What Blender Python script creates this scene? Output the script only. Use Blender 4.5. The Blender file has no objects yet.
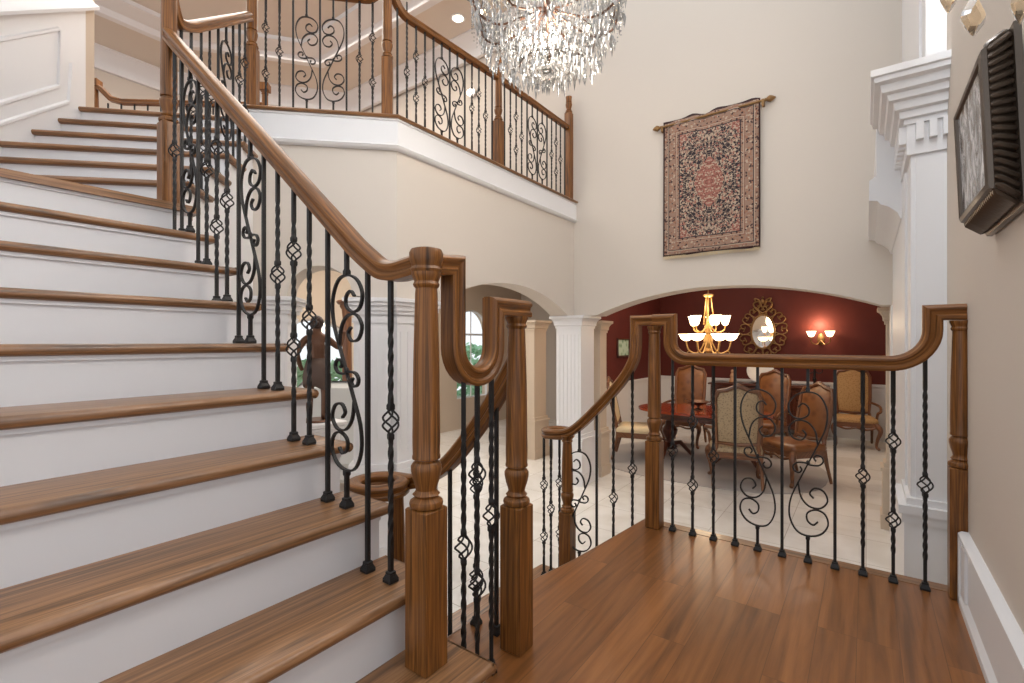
import bpy, math, random
from mathutils import Vector, Matrix
random.seed(7)
PI = math.pi
C = bpy.context.scene.collection
sc = bpy.context.scene
V = Vector
Q = math.sqrt(.5)

# ------------------------------------------------------------------ mesh builder
class MB:
    def __init__(s):
        s.v = []; s.f = []; s.uv = []; s.sm = []
    def add(s, vs, fs, uvs=None, smooth=False):
        o = len(s.v)
        s.v += [tuple(v) for v in vs]
        for i, f in enumerate(fs):
            s.f.append([o + k for k in f])
            s.uv.append(uvs[i] if uvs else [(0, 0)] * len(f))
            s.sm.append(smooth)
        return s
    def prism(s, poly, z0, z1, M=None, grain=1):
        """polygon (x,y) from z0 to z1; grain = axis index along the wood grain"""
        M = M or Matrix(); n = len(poly); ru, rv = random.random() * 9, random.random() * 9
        vs = [V((x, y, z0)) for x, y in poly] + [V((x, y, z1)) for x, y in poly]
        fs = [list(range(n - 1, -1, -1)), list(range(n, 2 * n))]
        fs += [[i, (i + 1) % n, n + (i + 1) % n, n + i] for i in range(n)]
        a, b = [(1, 2), (0, 2), (0, 1)][grain]
        uv = [[(vs[k][grain] + ru, vs[k][a] + vs[k][b] + rv) for k in f] for f in fs]
        return s.add([M @ v for v in vs], fs, uv)
    def box(s, x0, x1, y0, y1, z0, z1, M=None, grain=1):
        return s.prism([(x0, y0), (x1, y0), (x1, y1), (x0, y1)], z0, z1, M, grain)
    def bbox(s, x0, x1, y0, y1, z0, z1, b=.01, M=None, grain=1):
        """box with chamfered edges"""
        M = M or Matrix(); ru, rv = random.random() * 9, random.random() * 9
        lv = [(z0, b), (z0 + b, 0), (z1 - b, 0), (z1, b)]
        vs = []; fs = []
        for z, i in lv:
            e = b + i - (0 if i else 0)
            ins = i
            vs += [V(p) for p in ((x0 + ins + b, y0 + ins, z), (x1 - ins - b, y0 + ins, z), (x1 - ins, y0 + ins + b, z), (x1 - ins, y1 - ins - b, z),
                                  (x1 - ins - b, y1 - ins, z), (x0 + ins + b, y1 - ins, z), (x0 + ins, y1 - ins - b, z), (x0 + ins, y0 + ins + b, z))]
        for k in range(3):
            for i in range(8):
                j = (i + 1) % 8
                fs.append([k * 8 + i, k * 8 + j, k * 8 + 8 + j, k * 8 + 8 + i])
        fs.append(list(range(7, -1, -1))); fs.append(list(range(24, 32)))
        a, c = [(1, 2), (0, 2), (0, 1)][grain]
        uv = [[(vs[k][grain] + ru, vs[k][a] + vs[k][c] + rv) for k in f] for f in fs]
        return s.add([M @ v for v in vs], fs, uv)
    def lathe(s, prof, seg=20, M=None, cap=True):
        """prof = list of (r, z)"""
        M = M or Matrix(); n = len(prof); vs = []; fs = []; uv = []
        ru = random.random() * 9
        for r, z in prof:
            vs += [V((r * math.cos(2 * PI * k / seg), r * math.sin(2 * PI * k / seg), z)) for k in range(seg)]
        for i in range(n - 1):
            for k in range(seg):
                k2 = (k + 1) % seg
                fs.append([i * seg + k, i * seg + k2, (i + 1) * seg + k2, (i + 1) * seg + k])
                z0, z1 = prof[i][1], prof[i + 1][1]; u0, u1 = .26 * k / seg, .26 * (k + 1) / seg
                uv.append([(z0 + ru, u0 + ru), (z0 + ru, u1 + ru), (z1 + ru, u1 + ru), (z1 + ru, u0 + ru)])
        if cap and prof[0][0] > 1e-6: fs.append(list(range(seg - 1, -1, -1))); uv.append([(ru, ru)] * seg)
        if cap and prof[-1][0] > 1e-6: fs.append([(n - 1) * seg + k for k in range(seg)]); uv.append([(ru + vs[(n - 1) * seg + k].x * 3, ru + vs[(n - 1) * seg + k].y) for k in range(seg)])
        return s.add([M @ v for v in vs], fs, uv, True)
    def sweep(s, path, prof, side=None, closed=False, M=None, smooth=True, cap=True):
        """profile (x = side, y = up) along a polyline with mitred corners"""
        P = [V(p) for p in path]; n = len(P); m = len(prof); ru = random.random() * 9
        D = []
        for i in range(n if closed else n - 1):
            D.append((P[(i + 1) % n] - P[i]).normalized())
        S = []
        prev = V(side) if side else None
        for d in D:
            h = d.cross(V((0, 0, 1)))
            if h.length < .2:
                h = prev.copy() if prev else V((1, 0, 0))
            h = (h - d * h.dot(d)).normalized()
            if prev and h.dot(prev) < -1e-6 and abs(h.dot(prev)) > .5: h = -h
            S.append(h); prev = h
        vs = []; L = [0]
        for i in range(1, n): L.append(L[-1] + (P[i] - P[i - 1]).length)
        for i in range(n):
            if closed: d0, d1, s0 = D[i - 1], D[i], S[i - 1]
            else:
                d0 = D[max(i - 1, 0)]; d1 = D[min(i, n - 2)]; s0 = S[max(i - 1, 0)]
            T = (d0 + d1)
            T = T.normalized() if T.length > 1e-6 else d1
            u0 = s0.cross(d0)
            for x, y in prof:
                o = s0 * x + u0 * y
                den = d0.dot(T)
                o = o + d0 * (-(o.dot(T)) / den if abs(den) > .15 else 0)
                vs.append(P[i] + o)
        pl = [0]
        for k in range(m): pl.append(pl[-1] + math.dist(prof[k], prof[(k + 1) % m]))
        fs = []; uv = []
        for i in range(n if closed else n - 1):
            j = (i + 1) % n; Lj = L[j] if j else L[-1] + (P[0] - P[-1]).length
            for k in range(m):
                k2 = (k + 1) % m
                fs.append([i * m + k, i * m + k2, j * m + k2, j * m + k])
                uv.append([(L[i] + ru, pl[k] + ru), (L[i] + ru, pl[k + 1] + ru), (Lj + ru, pl[k + 1] + ru), (Lj + ru, pl[k] + ru)])
        if not closed and cap:
            fs.append(list(range(m - 1, -1, -1))); fs.append([(n - 1) * m + k for k in range(m)])
            uv.append([(ru + prof[k][1] * .3, ru + prof[k][0]) for k in range(m - 1, -1, -1)]); uv.append([(ru + p[1] * .3, ru + p[0]) for p in prof])
        M = M or Matrix()
        return s.add([M @ v for v in vs], fs, uv, smooth)
    def tube(s, path, r, seg=6, M=None, closed=False):
        """round tube with parallel transport; r = number or list"""
        P = [V(p) for p in path]; n = len(P); M = M or Matrix()
        R = r if isinstance(r, (list, tuple)) else [r] * n
        T = [((P[(i + 1) % n] if closed else P[min(i + 1, n - 1)]) - (P[i - 1] if closed else P[max(i - 1, 0)])).normalized() for i in range(n)]
        a = T[0].orthogonal().normalized(); vs = []; fs = []; uv = []
        L = 0
        for i in range(n):
            a = (a - T[i] * a.dot(T[i])).normalized(); b = T[i].cross(a)
            for k in range(seg):
                t = 2 * PI * k / seg + PI / seg
                vs.append(P[i] + (a * math.cos(t) + b * math.sin(t)) * R[i])
        for i in range(n if closed else n - 1):
            j = (i + 1) % n
            for k in range(seg):
                k2 = (k + 1) % seg
                fs.append([i * seg + k, i * seg + k2, j * seg + k2, j * seg + k]); uv.append([(i * .05, k * .01)] * 4)
        if not closed:
            fs.append(list(range(seg - 1, -1, -1))); fs.append([(n - 1) * seg + k for k in range(seg)])
            uv += [[(0, 0)] * seg] * 2
        return s.add([M @ v for v in vs], fs, uv, seg > 4)
    def ball(s, c, r, seg=10, sc3=(1, 1, 1), M=None):
        pr = [(r * math.sin(PI * i / 8) if 0 < i < 8 else 0.0, -r * math.cos(PI * i / 8)) for i in range(9)]
        MM = (M or Matrix()) @ Matrix.Translation(c) @ Matrix.Diagonal((*sc3, 1))
        return s.lathe(pr, seg, MM)
    def build(s, name, mat, parent=None, angle=38, loc=None):
        me = bpy.data.meshes.new(name)
        me.from_pydata(s.v, [], s.f)
        ul = me.uv_layers.new(name='UVMap')
        flat = [c for fu in s.uv for p in fu for c in p]
        ul.data.foreach_set('uv', flat)
        me.polygons.foreach_set('use_smooth', [True] * len(s.f))
        me.update()
        me.set_sharp_from_angle(angle=math.radians(angle))
        me.materials.append(mat)
        o = bpy.data.objects.new(name, me); C.objects.link(o)
        if parent: o.parent = parent
        return o

def T(x=0, y=0, z=0, rz=0): return Matrix.Translation((x, y, z)) @ Matrix.Rotation(rz, 4, 'Z')
def cat(pts, n=6):
    """Catmull-Rom through points"""
    P = [V(p) for p in pts]; out = []
    for i in range(len(P) - 1):
        a = P[i - 1] if i else P[0] * 2 - P[1]; b, c = P[i], P[i + 1]
        d = P[i + 2] if i + 2 < len(P) else P[-1] * 2 - P[-2]
        for k in range(n):
            t = k / n
            out.append(.5 * ((2 * b) + (c - a) * t + (2 * a - 5 * b + 4 * c - d) * t * t + (3 * b - a - 3 * c + d) * t ** 3))
    out.append(P[-1]); return out

def thing(name, label, category, loc=(0, 0, 0), rz=0, group=None):
    o = bpy.data.objects.new(name, None); C.objects.link(o); o.empty_display_size = .1
    o.location = loc; o.rotation_euler = (0, 0, rz); o['label'] = label; o['category'] = category; o['kind'] = 'thing'
    if group: o['group'] = group
    return o
def tag(o, label, category, group=None, kind='thing'):
    o['label'] = label; o['category'] = category; o['kind'] = kind
    if group: o['group'] = group
    return o
def struct(o, label=None, category=None):
    o['kind'] = 'structure'
    if label: o['label'] = label
    if category: o['category'] = category
    return o

# ------------------------------------------------------------------ materials
def newmat(name):
    m = bpy.data.materials.new(name); m.use_nodes = True
    nt = m.node_tree; b = nt.nodes['Principled BSDF']
    return m, nt, b
def lin(c):
    f = lambda x: x / 12.92 if x <= .04045 else ((x + .055) / 1.055) ** 2.4
    return tuple(f(k / 255) for k in c) + (1,)
def flat(name, rgb, rough=.5, metal=0, bump=0, bscale=200, spec=.5, var=0):
    m, nt, b = newmat(name)
    b.inputs['Base Color'].default_value = lin(rgb); b.inputs['Roughness'].default_value = rough
    b.inputs['Metallic'].default_value = metal; b.inputs['Specular IOR Level'].default_value = spec
    tc = nt.nodes.new('ShaderNodeTexCoord')
    if bump:
        n = nt.nodes.new('ShaderNodeTexNoise'); n.inputs['Scale'].default_value = bscale; n.inputs['Detail'].default_value = 3
        nt.links.new(tc.outputs['Object'], n.inputs['Vector'])
        bp = nt.nodes.new('ShaderNodeBump'); bp.inputs['Strength'].default_value = bump; bp.inputs['Distance'].default_value = .004
        nt.links.new(n.outputs['Fac'], bp.inputs['Height']); nt.links.new(bp.outputs['Normal'], b.inputs['Normal'])
    if var:
        n = nt.nodes.new('ShaderNodeTexNoise'); n.inputs['Scale'].default_value = 2.2; n.inputs['Detail'].default_value = 4
        nt.links.new(tc.outputs['Object'], n.inputs['Vector'])
        r = nt.nodes.new('ShaderNodeValToRGB'); c = lin(rgb)
        r.color_ramp.elements[0].position = .3; r.color_ramp.elements[1].position = .7
        r.color_ramp.elements[0].color = tuple(x * (1 - var) for x in c[:3]) + (1,)
        r.color_ramp.elements[1].color = tuple(min(1, x * (1 + var)) for x in c[:3]) + (1,)
        nt.links.new(n.outputs['Fac'], r.inputs['Fac']); nt.links.new(r.outputs['Color'], b.inputs['Base Color'])
    return m
def emit(name, rgb, s):
    m, nt, b = newmat(name)
    b.inputs['Base Color'].default_value = lin(rgb); b.inputs['Emission Color'].default_value = lin(rgb); b.inputs['Emission Strength'].default_value = s
    return m
def wood(name, light, mid, dark, rough=.35, su=2.0, sv=34, planks=None, coat=.2):
    """oak: grain runs along U, metres"""
    m, nt, b = newmat(name); N = nt.nodes.new; L = nt.links.new
    tc = N('ShaderNodeTexCoord'); sx = N('ShaderNodeSeparateXYZ'); L(tc.outputs['UV'], sx.inputs[0])
    vec = tc.outputs['UV']
    if planks:
        br = N('ShaderNodeTexBrick'); br.inputs['Scale'].default_value = 1; br.inputs['Brick Width'].default_value = 1.15; br.inputs['Row Height'].default_value = planks
        br.inputs['Mortar Size'].default_value = .0011; br.inputs['Mortar Smooth'].default_value = .1; br.offset = .37; br.offset_frequency = 3
        br.inputs['Color1'].default_value = (0, 0, 0, 1); br.inputs['Color2'].default_value = (1, 1, 1, 1); br.inputs['Mortar'].default_value = (.5, .5, .5, 1)
        L(vec, br.inputs['Vector'])
        mul = N('ShaderNodeVectorMath'); mul.operation = 'MULTIPLY_ADD'; mul.inputs[1].default_value = (7.3, 3.1, 5.7)
        L(br.outputs['Color'], mul.inputs[0]); L(vec, mul.inputs[2]); vec = mul.outputs[0]
    mp = N('ShaderNodeMapping'); mp.inputs['Scale'].default_value = (su, sv, 1); L(vec, mp.inputs['Vector'])
    n1 = N('ShaderNodeTexNoise'); n1.inputs['Scale'].default_value = 1.0; n1.inputs['Detail'].default_value = 6; n1.inputs['Roughness'].default_value = .65; n1.inputs['Distortion'].default_value = .5
    L(mp.outputs[0], n1.inputs['Vector'])
    mp2 = N('ShaderNodeMapping'); mp2.inputs['Scale'].default_value = (su * .45, sv * .28, 1); L(vec, mp2.inputs['Vector'])
    wv = N('ShaderNodeTexNoise'); wv.inputs['Scale'].default_value = .9; wv.inputs['Detail'].default_value = 1
    L(mp2.outputs[0], wv.inputs['Vector'])
    rg = N('ShaderNodeMath'); rg.operation = 'MULTIPLY'; rg.inputs[1].default_value = 13; L(wv.outputs['Fac'], rg.inputs[0])
    fr = N('ShaderNodeMath'); fr.operation = 'PINGPONG'; fr.inputs[1].default_value = .5; L(rg.outputs[0], fr.inputs[0])
    ad = N('ShaderNodeMath'); ad.operation = 'MULTIPLY_ADD'; ad.inputs[1].default_value = .26; L(fr.outputs[0], ad.inputs[0]); L(n1.outputs['Fac'], ad.inputs[2])
    cr = N('ShaderNodeValToRGB'); e = cr.color_ramp.elements
    e[0].position = .33; e[0].color = lin(dark); e[1].position = .82; e[1].color = lin(light)
    k = e.new(.56); k.color = lin(mid)
    L(ad.outputs[0], cr.inputs['Fac'])
    col = cr.outputs['Color']
    if planks:
        hs = N('ShaderNodeHueSaturation'); L(col, hs.inputs['Color'])
        mr = N('ShaderNodeMapRange'); mr.inputs['To Min'].default_value = .86; mr.inputs['To Max'].default_value = 1.14; L(br.outputs['Color'], mr.inputs['Value']); L(mr.outputs[0], hs.inputs['Value'])
        mx = N('ShaderNodeMix'); mx.data_type = 'RGBA'; L(br.outputs['Fac'], mx.inputs['Factor']); L(hs.outputs[0], mx.inputs['A']); mx.inputs['B'].default_value = lin(dark)
        col = mx.outputs['Result']
    L(col, b.inputs['Base Color'])
    b.inputs['Roughness'].default_value = rough; b.inputs['Coat Weight'].default_value = coat; b.inputs['Coat Roughness'].default_value = .12
    bp = N('ShaderNodeBump'); bp.inputs['Strength'].default_value = .12; bp.inputs['Distance'].default_value = .002; L(n1.outputs['Fac'], bp.inputs['Height']); L(bp.outputs['Normal'], b.inputs['Normal'])
    return m

OAK = wood('oak_stain', (158, 102, 49), (116, 72, 32), (54, 33, 14), .36, 2.2, 80, coat=.05)
OAK.node_tree.nodes['Principled BSDF'].inputs['Specular IOR Level'].default_value = .3
TREAD = wood('oak_tread', (170, 124, 84), (132, 92, 58), (68, 46, 28), .36, 1.5, 60, coat=.3)
FLOORW = wood('oak_floor', (152, 99, 54), (130, 81, 41), (98, 60, 29), .3, 1.0, 20, planks=.125, coat=.15)
IRON = flat('black_iron', (38, 35, 34), .5, .35, .3, 160)
WHITE = flat('white_paint', (226, 224, 224), .42, bump=.02, bscale=60)
RISER = flat('white_riser', (222, 220, 221), .45, bump=.02, bscale=40)
BEIGE = flat('beige_wall', (209, 199, 188), .85, bump=.05, bscale=300)
BEIGEW = flat('beige_wall_warm', (200, 188, 176), .85, bump=.05, bscale=300)
TAN = flat('tan_wall', (202, 184, 164), .85, bump=.05, bscale=300)
CEIL = flat('ceiling_paint', (214, 203, 191), .9, bump=.03, bscale=200)
RED = flat('oxblood_wall', (90, 27, 17), .7, bump=.05, bscale=300, var=.12)
GOLD = flat('aged_gold', (140, 106, 66), .45, .55, .5, 60)
GOLDP = flat('gold_paint', (176, 138, 86), .45, .4, .4, 60)
BRONZE = flat('bronze', (104, 74, 58), .38, .6, .3, 30)
DKWOOD = wood('dark_mahogany', (104, 52, 28), (78, 36, 20), (44, 20, 12), .3, 2, 40)
CHWOOD = wood('carved_walnut', (146, 98, 62), (110, 70, 44), (66, 40, 26), .4, 3, 50)
TABLEW = wood('red_cherry', (176, 74, 34), (146, 54, 24), (98, 32, 16), .14, 2, 24, coat=.6)
CREAMF = flat('cream_fabric', (216, 196, 160), .9, bump=.3, bscale=120, var=.08)
WHITEF = flat('white_fabric', (206, 204, 200), .9, bump=.3, bscale=90)
GREEN = None

def tile_mat():
    m, nt, b = newmat('cream_marble_tile'); N = nt.nodes.new; L = nt.links.new
    tc = N('ShaderNodeTexCoord')
    br = N('ShaderNodeTexBrick'); br.offset = 0; br.inputs['Scale'].default_value = 1; br.inputs['Brick Width'].default_value = .61; br.inputs['Row Height'].default_value = .61
    br.inputs['Mortar Size'].default_value = .003; br.inputs['Color1'].default_value = lin((238, 235, 230)); br.inputs['Color2'].default_value = lin((230, 225, 218)); br.inputs['Mortar'].default_value = lin((186, 176, 164))
    L(tc.outputs['Object'], br.inputs['Vector'])
    n = N('ShaderNodeTexNoise'); n.inputs['Scale'].default_value = 1.7; n.inputs['Detail'].default_value = 5; n.inputs['Distortion'].default_value = 1.2; L(tc.outputs['Object'], n.inputs['Vector'])
    cr = N('ShaderNodeValToRGB'); cr.color_ramp.elements[0].position = .35; cr.color_ramp.elements[0].color = (.86, .84, .81, 1); cr.color_ramp.elements[1].position = .6; cr.color_ramp.elements[1].color = (1, 1, 1, 1)
    L(n.outputs['Fac'], cr.inputs['Fac'])
    mx = N('ShaderNodeMix'); mx.data_type = 'RGBA'; mx.blend_type = 'MULTIPLY'; mx.inputs['Factor'].default_value = .8; L(br.outputs['Color'], mx.inputs['A']); L(cr.outputs['Color'], mx.inputs['B'])
    L(mx.outputs['Result'], b.inputs['Base Color']); b.inputs['Roughness'].default_value = .22
    return m
TILE = tile_mat()

def carpet_mat(hw, hh):
    """persian carpet in object X (width) / Z (height)"""
    m, nt, b = newmat('persian_carpet'); N = nt.nodes.new; L = nt.links.new
    tc = N('ShaderNodeTexCoord'); sx = N('ShaderNodeSeparateXYZ'); L(tc.outputs['Object'], sx.inputs[0])
    def math_(op, a, c=None, d=None):
        n = N('ShaderNodeMath'); n.operation = op
        for i, x in enumerate((a, c, d)):
            if x is None: continue
            if isinstance(x, (int, float)): n.inputs[i].default_value = x
            else: L(x, n.inputs[i])
        return n.outputs[0]
    ax = math_('ABSOLUTE', sx.outputs['X']); az = math_('ABSOLUTE', sx.outputs['Z'])
    ex = math_('SUBTRACT', hw, ax); ez = math_('SUBTRACT', hh, az); edge = math_('MINIMUM', ex, ez)   # distance to the edge
    def mix(f, A, B, blend='MIX'):
        n = N('ShaderNodeMix'); n.data_type = 'RGBA'; n.blend_type = blend
        if isinstance(f, (int, float)): n.inputs['Factor'].default_value = f
        else: L(f, n.inputs['Factor'])
        for k, x in (('A', A), ('B', B)):
            if isinstance(x, tuple): n.inputs[k].default_value = x
            else: L(x, n.inputs[k])
        return n.outputs['Result']
    mir = N('ShaderNodeCombineXYZ'); L(ax, mir.inputs[0]); L(az, mir.inputs[1])
    def vor(scale, feat='F1'):
        n = N('ShaderNodeTexVoronoi'); n.inputs['Scale'].default_value = scale; n.feature = feat; L(mir.outputs[0], n.inputs['Vector']); return n
    v1 = vor(62); v2 = vor(80); v3 = vor(27, 'DISTANCE_TO_EDGE')
    navy, cream, rose, tan, rust = lin((48, 40, 46)), lin((178, 158, 138)), lin((152, 98, 86)), lin((148, 120, 104)), lin((120, 76, 66))
    cr = N('ShaderNodeValToRGB'); cr.color_ramp.interpolation = 'CONSTANT'; e = cr.color_ramp.elements
    sep = N('ShaderNodeSeparateColor'); L(v1.outputs['Color'], sep.inputs[0])
    e[0].color = navy; e[1].position = .34; e[1].color = cream
    for p, c in ((.52, navy), (.62, rose), (.78, lin((60, 48, 52))), (.88, tan)):
        k = e.new(p); k.color = c
    L(sep.outputs[0], cr.inputs['Fac'])
    vine = math_('LESS_THAN', v3.outputs['Distance'], .03)
    field = mix(vine, cr.outputs['Color'], cream)
    # medallion in the middle
    md = math_('ADD', math_('POWER', math_('DIVIDE', ax, hw * .3), 1.3), math_('POWER', math_('DIVIDE', az, hh * .36), 1.3))
    cr2 = N('ShaderNodeValToRGB'); cr2.color_ramp.interpolation = 'CONSTANT'; f = cr2.color_ramp.elements
    sep2 = N('ShaderNodeSeparateColor'); L(v2.outputs['Color'], sep2.inputs[0])
    f[0].color = rose; f[1].position = .5; f[1].color = cream
    k = f.new(.75); k.color = rust
    L(sep2.outputs[0], cr2.inputs['Fac'])
    field = mix(math_('LESS_THAN', md, 1), field, cr2.outputs['Color'])
    # corner spandrels
    spn = math_('ADD', math_('POWER', math_('DIVIDE', math_('SUBTRACT', hw * .62, ax), hw * .34), .8), math_('POWER', math_('DIVIDE', math_('SUBTRACT', hh * .76, az), hh * .2), .8))
    field = mix(math_('LESS_THAN', spn, 1), field, cr2.outputs['Color'])
    # main border
    cr3 = N('ShaderNodeValToRGB'); cr3.color_ramp.interpolation = 'CONSTANT'; g = cr3.color_ramp.elements
    g[0].color = tan; g[1].position = .45; g[1].color = lin((150, 108, 88))
    for p, c in ((.62, lin((70, 50, 48))), (.74, tan), (.9, cream)):
        k = g.new(p); k.color = c
    L(sep.outputs[1], cr3.inputs['Fac'])
    col = mix(math_('LESS_THAN', edge, hw * .38), field, cr3.outputs['Color'])
    for lo, hi, c in ((.36, .38, navy), (.30, .315, cream), (.29, .30, rust), (.10, .115, cream), (.115, .13, navy), (.0, .03, lin((58, 34, 34)))):
        band = math_('MULTIPLY', math_('GREATER_THAN', edge, hw * lo), math_('LESS_THAN', edge, hw * hi)) if lo else math_('LESS_THAN', edge, hw * hi)
        col = mix(band, col, c)
    ns = N('ShaderNodeTexNoise'); ns.inputs['Scale'].default_value = 160; L(tc.outputs['Object'], ns.inputs['Vector'])
    col = mix(.5, col, ns.outputs['Fac'], 'OVERLAY') if False else col
    L(col, b.inputs['Base Color']); b.inputs['Roughness'].default_value = .95
    bp = N('ShaderNodeBump'); bp.inputs['Strength'].default_value = .3; bp.inputs['Distance'].default_value = .003; L(ns.outputs['Fac'], bp.inputs['Height']); L(bp.outputs['Normal'], b.inputs['Normal'])
    return m

def floral(name, base, spot1, spot2, scale=26):
    m, nt, b = newmat(name); N = nt.nodes.new; L = nt.links.new
    tc = N('ShaderNodeTexCoord'); v = N('ShaderNodeTexVoronoi'); v.inputs['Scale'].default_value = scale; L(tc.outputs['Object'], v.inputs['Vector'])
    cr = N('ShaderNodeValToRGB'); e = cr.color_ramp.elements; e[0].color = lin(spot1); e[0].position = .12; e[1].color = lin(base); e[1].position = .5
    k = e.new(.3); k.color = lin(spot2)
    L(v.outputs['Distance'], cr.inputs['Fac']); L(cr.outputs['Color'], b.inputs['Base Color']); b.inputs['Roughness'].default_value = .85
    return m
FLORAL = floral('floral_tapestry', (170, 148, 118), (128, 102, 78), (148, 130, 104), 44)
GOLDF = floral('gold_damask', (184, 148, 100), (150, 112, 68), (172, 134, 86), 40)
LEATHER = floral('cognac_leather', (130, 84, 48), (104, 62, 34), (118, 72, 40), 9)
LEATHER.node_tree.nodes['Principled BSDF'].inputs['Roughness'].default_value = .35

def crystal_mat(name, tint, mixd):
    m, nt, b = newmat(name); N = nt.nodes.new; L = nt.links.new
    g = N('ShaderNodeBsdfGlossy'); g.inputs['Roughness'].default_value = .06; g.inputs['Color'].default_value = (1, 1, 1, 1)
    t = N('ShaderNodeBsdfTransparent'); t.inputs['Color'].default_value = tint
    d = N('ShaderNodeBsdfTranslucent'); d.inputs['Color'].default_value = tint
    fr = N('ShaderNodeFresnel'); fr.inputs['IOR'].default_value = 2.3
    m1 = N('ShaderNodeMixShader'); m1.inputs[0].default_value = mixd; L(t.outputs[0], m1.inputs[1]); L(d.outputs[0], m1.inputs[2])
    m2 = N('ShaderNodeMixShader'); L(fr.outputs[0], m2.inputs[0]); L(m1.outputs[0], m2.inputs[1]); L(g.outputs[0], m2.inputs[2])
    L(m2.outputs[0], nt.nodes['Material Output'].inputs['Surface']); return m
CRYSTAL = crystal_mat('crystal', (.98, .97, .96, 1), .34)
AMBER, _nt, _b = newmat('amber_crystal'); _b.inputs['Base Color'].default_value = (1, .84, .62, 1); _b.inputs['Transmission Weight'].default_value = 1; _b.inputs['Roughness'].default_value = .02; _b.inputs['IOR'].default_value = 1.55
def glass_mat():
    m, nt, b = newmat('window_glass'); N = nt.nodes.new; L = nt.links.new
    t = N('ShaderNodeBsdfTransparent'); g = N('ShaderNodeBsdfGlossy'); g.inputs['Roughness'].default_value = .02
    mx = N('ShaderNodeMixShader'); mx.inputs[0].default_value = .08; L(t.outputs[0], mx.inputs[1]); L(g.outputs[0], mx.inputs[2]); L(mx.outputs[0], nt.nodes['Material Output'].inputs['Surface'])
    return m
GLASS = glass_mat()
MIRROR = flat('mirror_silver', (235, 235, 235), .03, 1)
SHADE = emit('lit_glass_shade', (255, 226, 180), 5)
BULB = emit('lit_bulb', (255, 236, 200), 14)
CANL = emit('lit_downlight', (255, 240, 215), 9)
LEAF = floral('hedge_leaves', (150, 196, 160), (84, 140, 100), (120, 172, 132), 9)

# ------------------------------------------------------------------ camera
f = 480.0
th = math.atan(354 / f)
HC = 1.1
cam = bpy.data.cameras.new('camera'); co = bpy.data.objects.new('camera', cam); C.objects.link(co)
co.location = (0, 0, HC); co.rotation_euler = (PI / 2, 0, th)
cam.sensor_width = 36; cam.lens = f / 1024 * 36; cam.clip_start = .02; cam.clip_end = 200
sc.camera = co
def ray(u, v):
    k = (u - 512) / f; s, c = math.sin(th), math.cos(th)
    return V((-s + c * k, c + s * k, -(v - 341.5) / f))

# ------------------------------------------------------------------ main numbers
RZ = .182            # riser
GO = .226            # going of the lower straight flight
def nose(n): return -.85 - GO * (n - 1)
ZB = 16 * RZ         # balcony floor
ZF = -.72            # foyer floor
O2 = V((-3.0, .96, 0)); A2 = V((-Q, Q, 0)); B2 = V((-Q, -Q, 0))
def ab(a, b, z=0): p = O2 + A2 * a + B2 * b; return V((p.x, p.y, z))
MAB = Matrix(((-Q, -Q, 0, O2.x), (Q, -Q, 0, O2.y), (0, 0, 1, 0), (0, 0, 0, 1)))   # (a,b,z) -> world
NA = [.13, .41, .66, .91, 1.14, 1.34]      # nosings of risers 11..16 along a
YW = 5.5
XR = .345

# ------------------------------------------------------------------ setting
def poly_wall(name, outer, thick, M, mat, label=None, hole=None):
    """outer polygon in local (x,z), extruded local y 0..thick"""
    mb = MB()
    R = Matrix(((1, 0, 0, 0), (0, 0, 1, 0), (0, 1, 0, 0), (0, 0, 0, 1)))
    mb.prism(outer, 0, thick, M @ R)
    o = mb.build(name, mat); struct(o, label, 'wall' if label else None); return o
def arch(x0, x1, zs, za, n=24):
    """points of a flattened arch from x1 to x0 (right to left)"""
    cx, h = (x0 + x1) / 2, (x1 - x0) / 2; w = za - zs
    R = (h * h + w * w) / (2 * w); cz = za - R
    out = []
    for i in range(n + 1):
        t = i / n; x = x1 + (x0 - x1) * t
        out.append((x, cz + math.sqrt(max(R * R - (x - cx) ** 2, 0))))
    return out

# floor
mb = MB(); mb.box(-14, 3, -6, 13, ZF - .3, ZF); struct(mb.build('floor', TILE), 'cream polished tile floor of the foyer and dining room', 'floor')
# landing
land = [(-1.25, -1.6), (XR, -1.6), (XR, 2.9), (-1.10, 2.9), (-1.185, 2.12), (-1.235, 1.85), (-1.25, 1.3)]
mb = MB(); mb.prism(land, -.03, 0, grain=1); struct(mb.build('floor_landing', FLOORW), 'brown oak plank landing beside the right wall', 'floor')
mb = MB(); mb.prism([(x + (.02 if x < 0 else 0), y - (.02 if y > 0 else 0)) for x, y in land], ZF, -.03); struct(mb.build('wall_landing', WHITE))
# border boards of the landing edge, a hair above the planks, and the rounded nosing
mb = MB(); mb.box(-1.06, .31, 2.83, 2.905, -.028, .002, grain=0)
nos = [(-.012, -.014), (-.009, -.022), (0, -.026), (.0, .0), (-.009, -.004)]
mb.sweep([(-1.25, 1.14, .001), (-1.25, 1.3, .001), (-1.235, 1.85, .001), (-1.185, 2.12, .001), (-1.10, 2.9, .001)], [(x * 1.0, y) for x, y in nos], smooth=True)
struct(mb.build('trim_landing_edge', TREAD))

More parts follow.
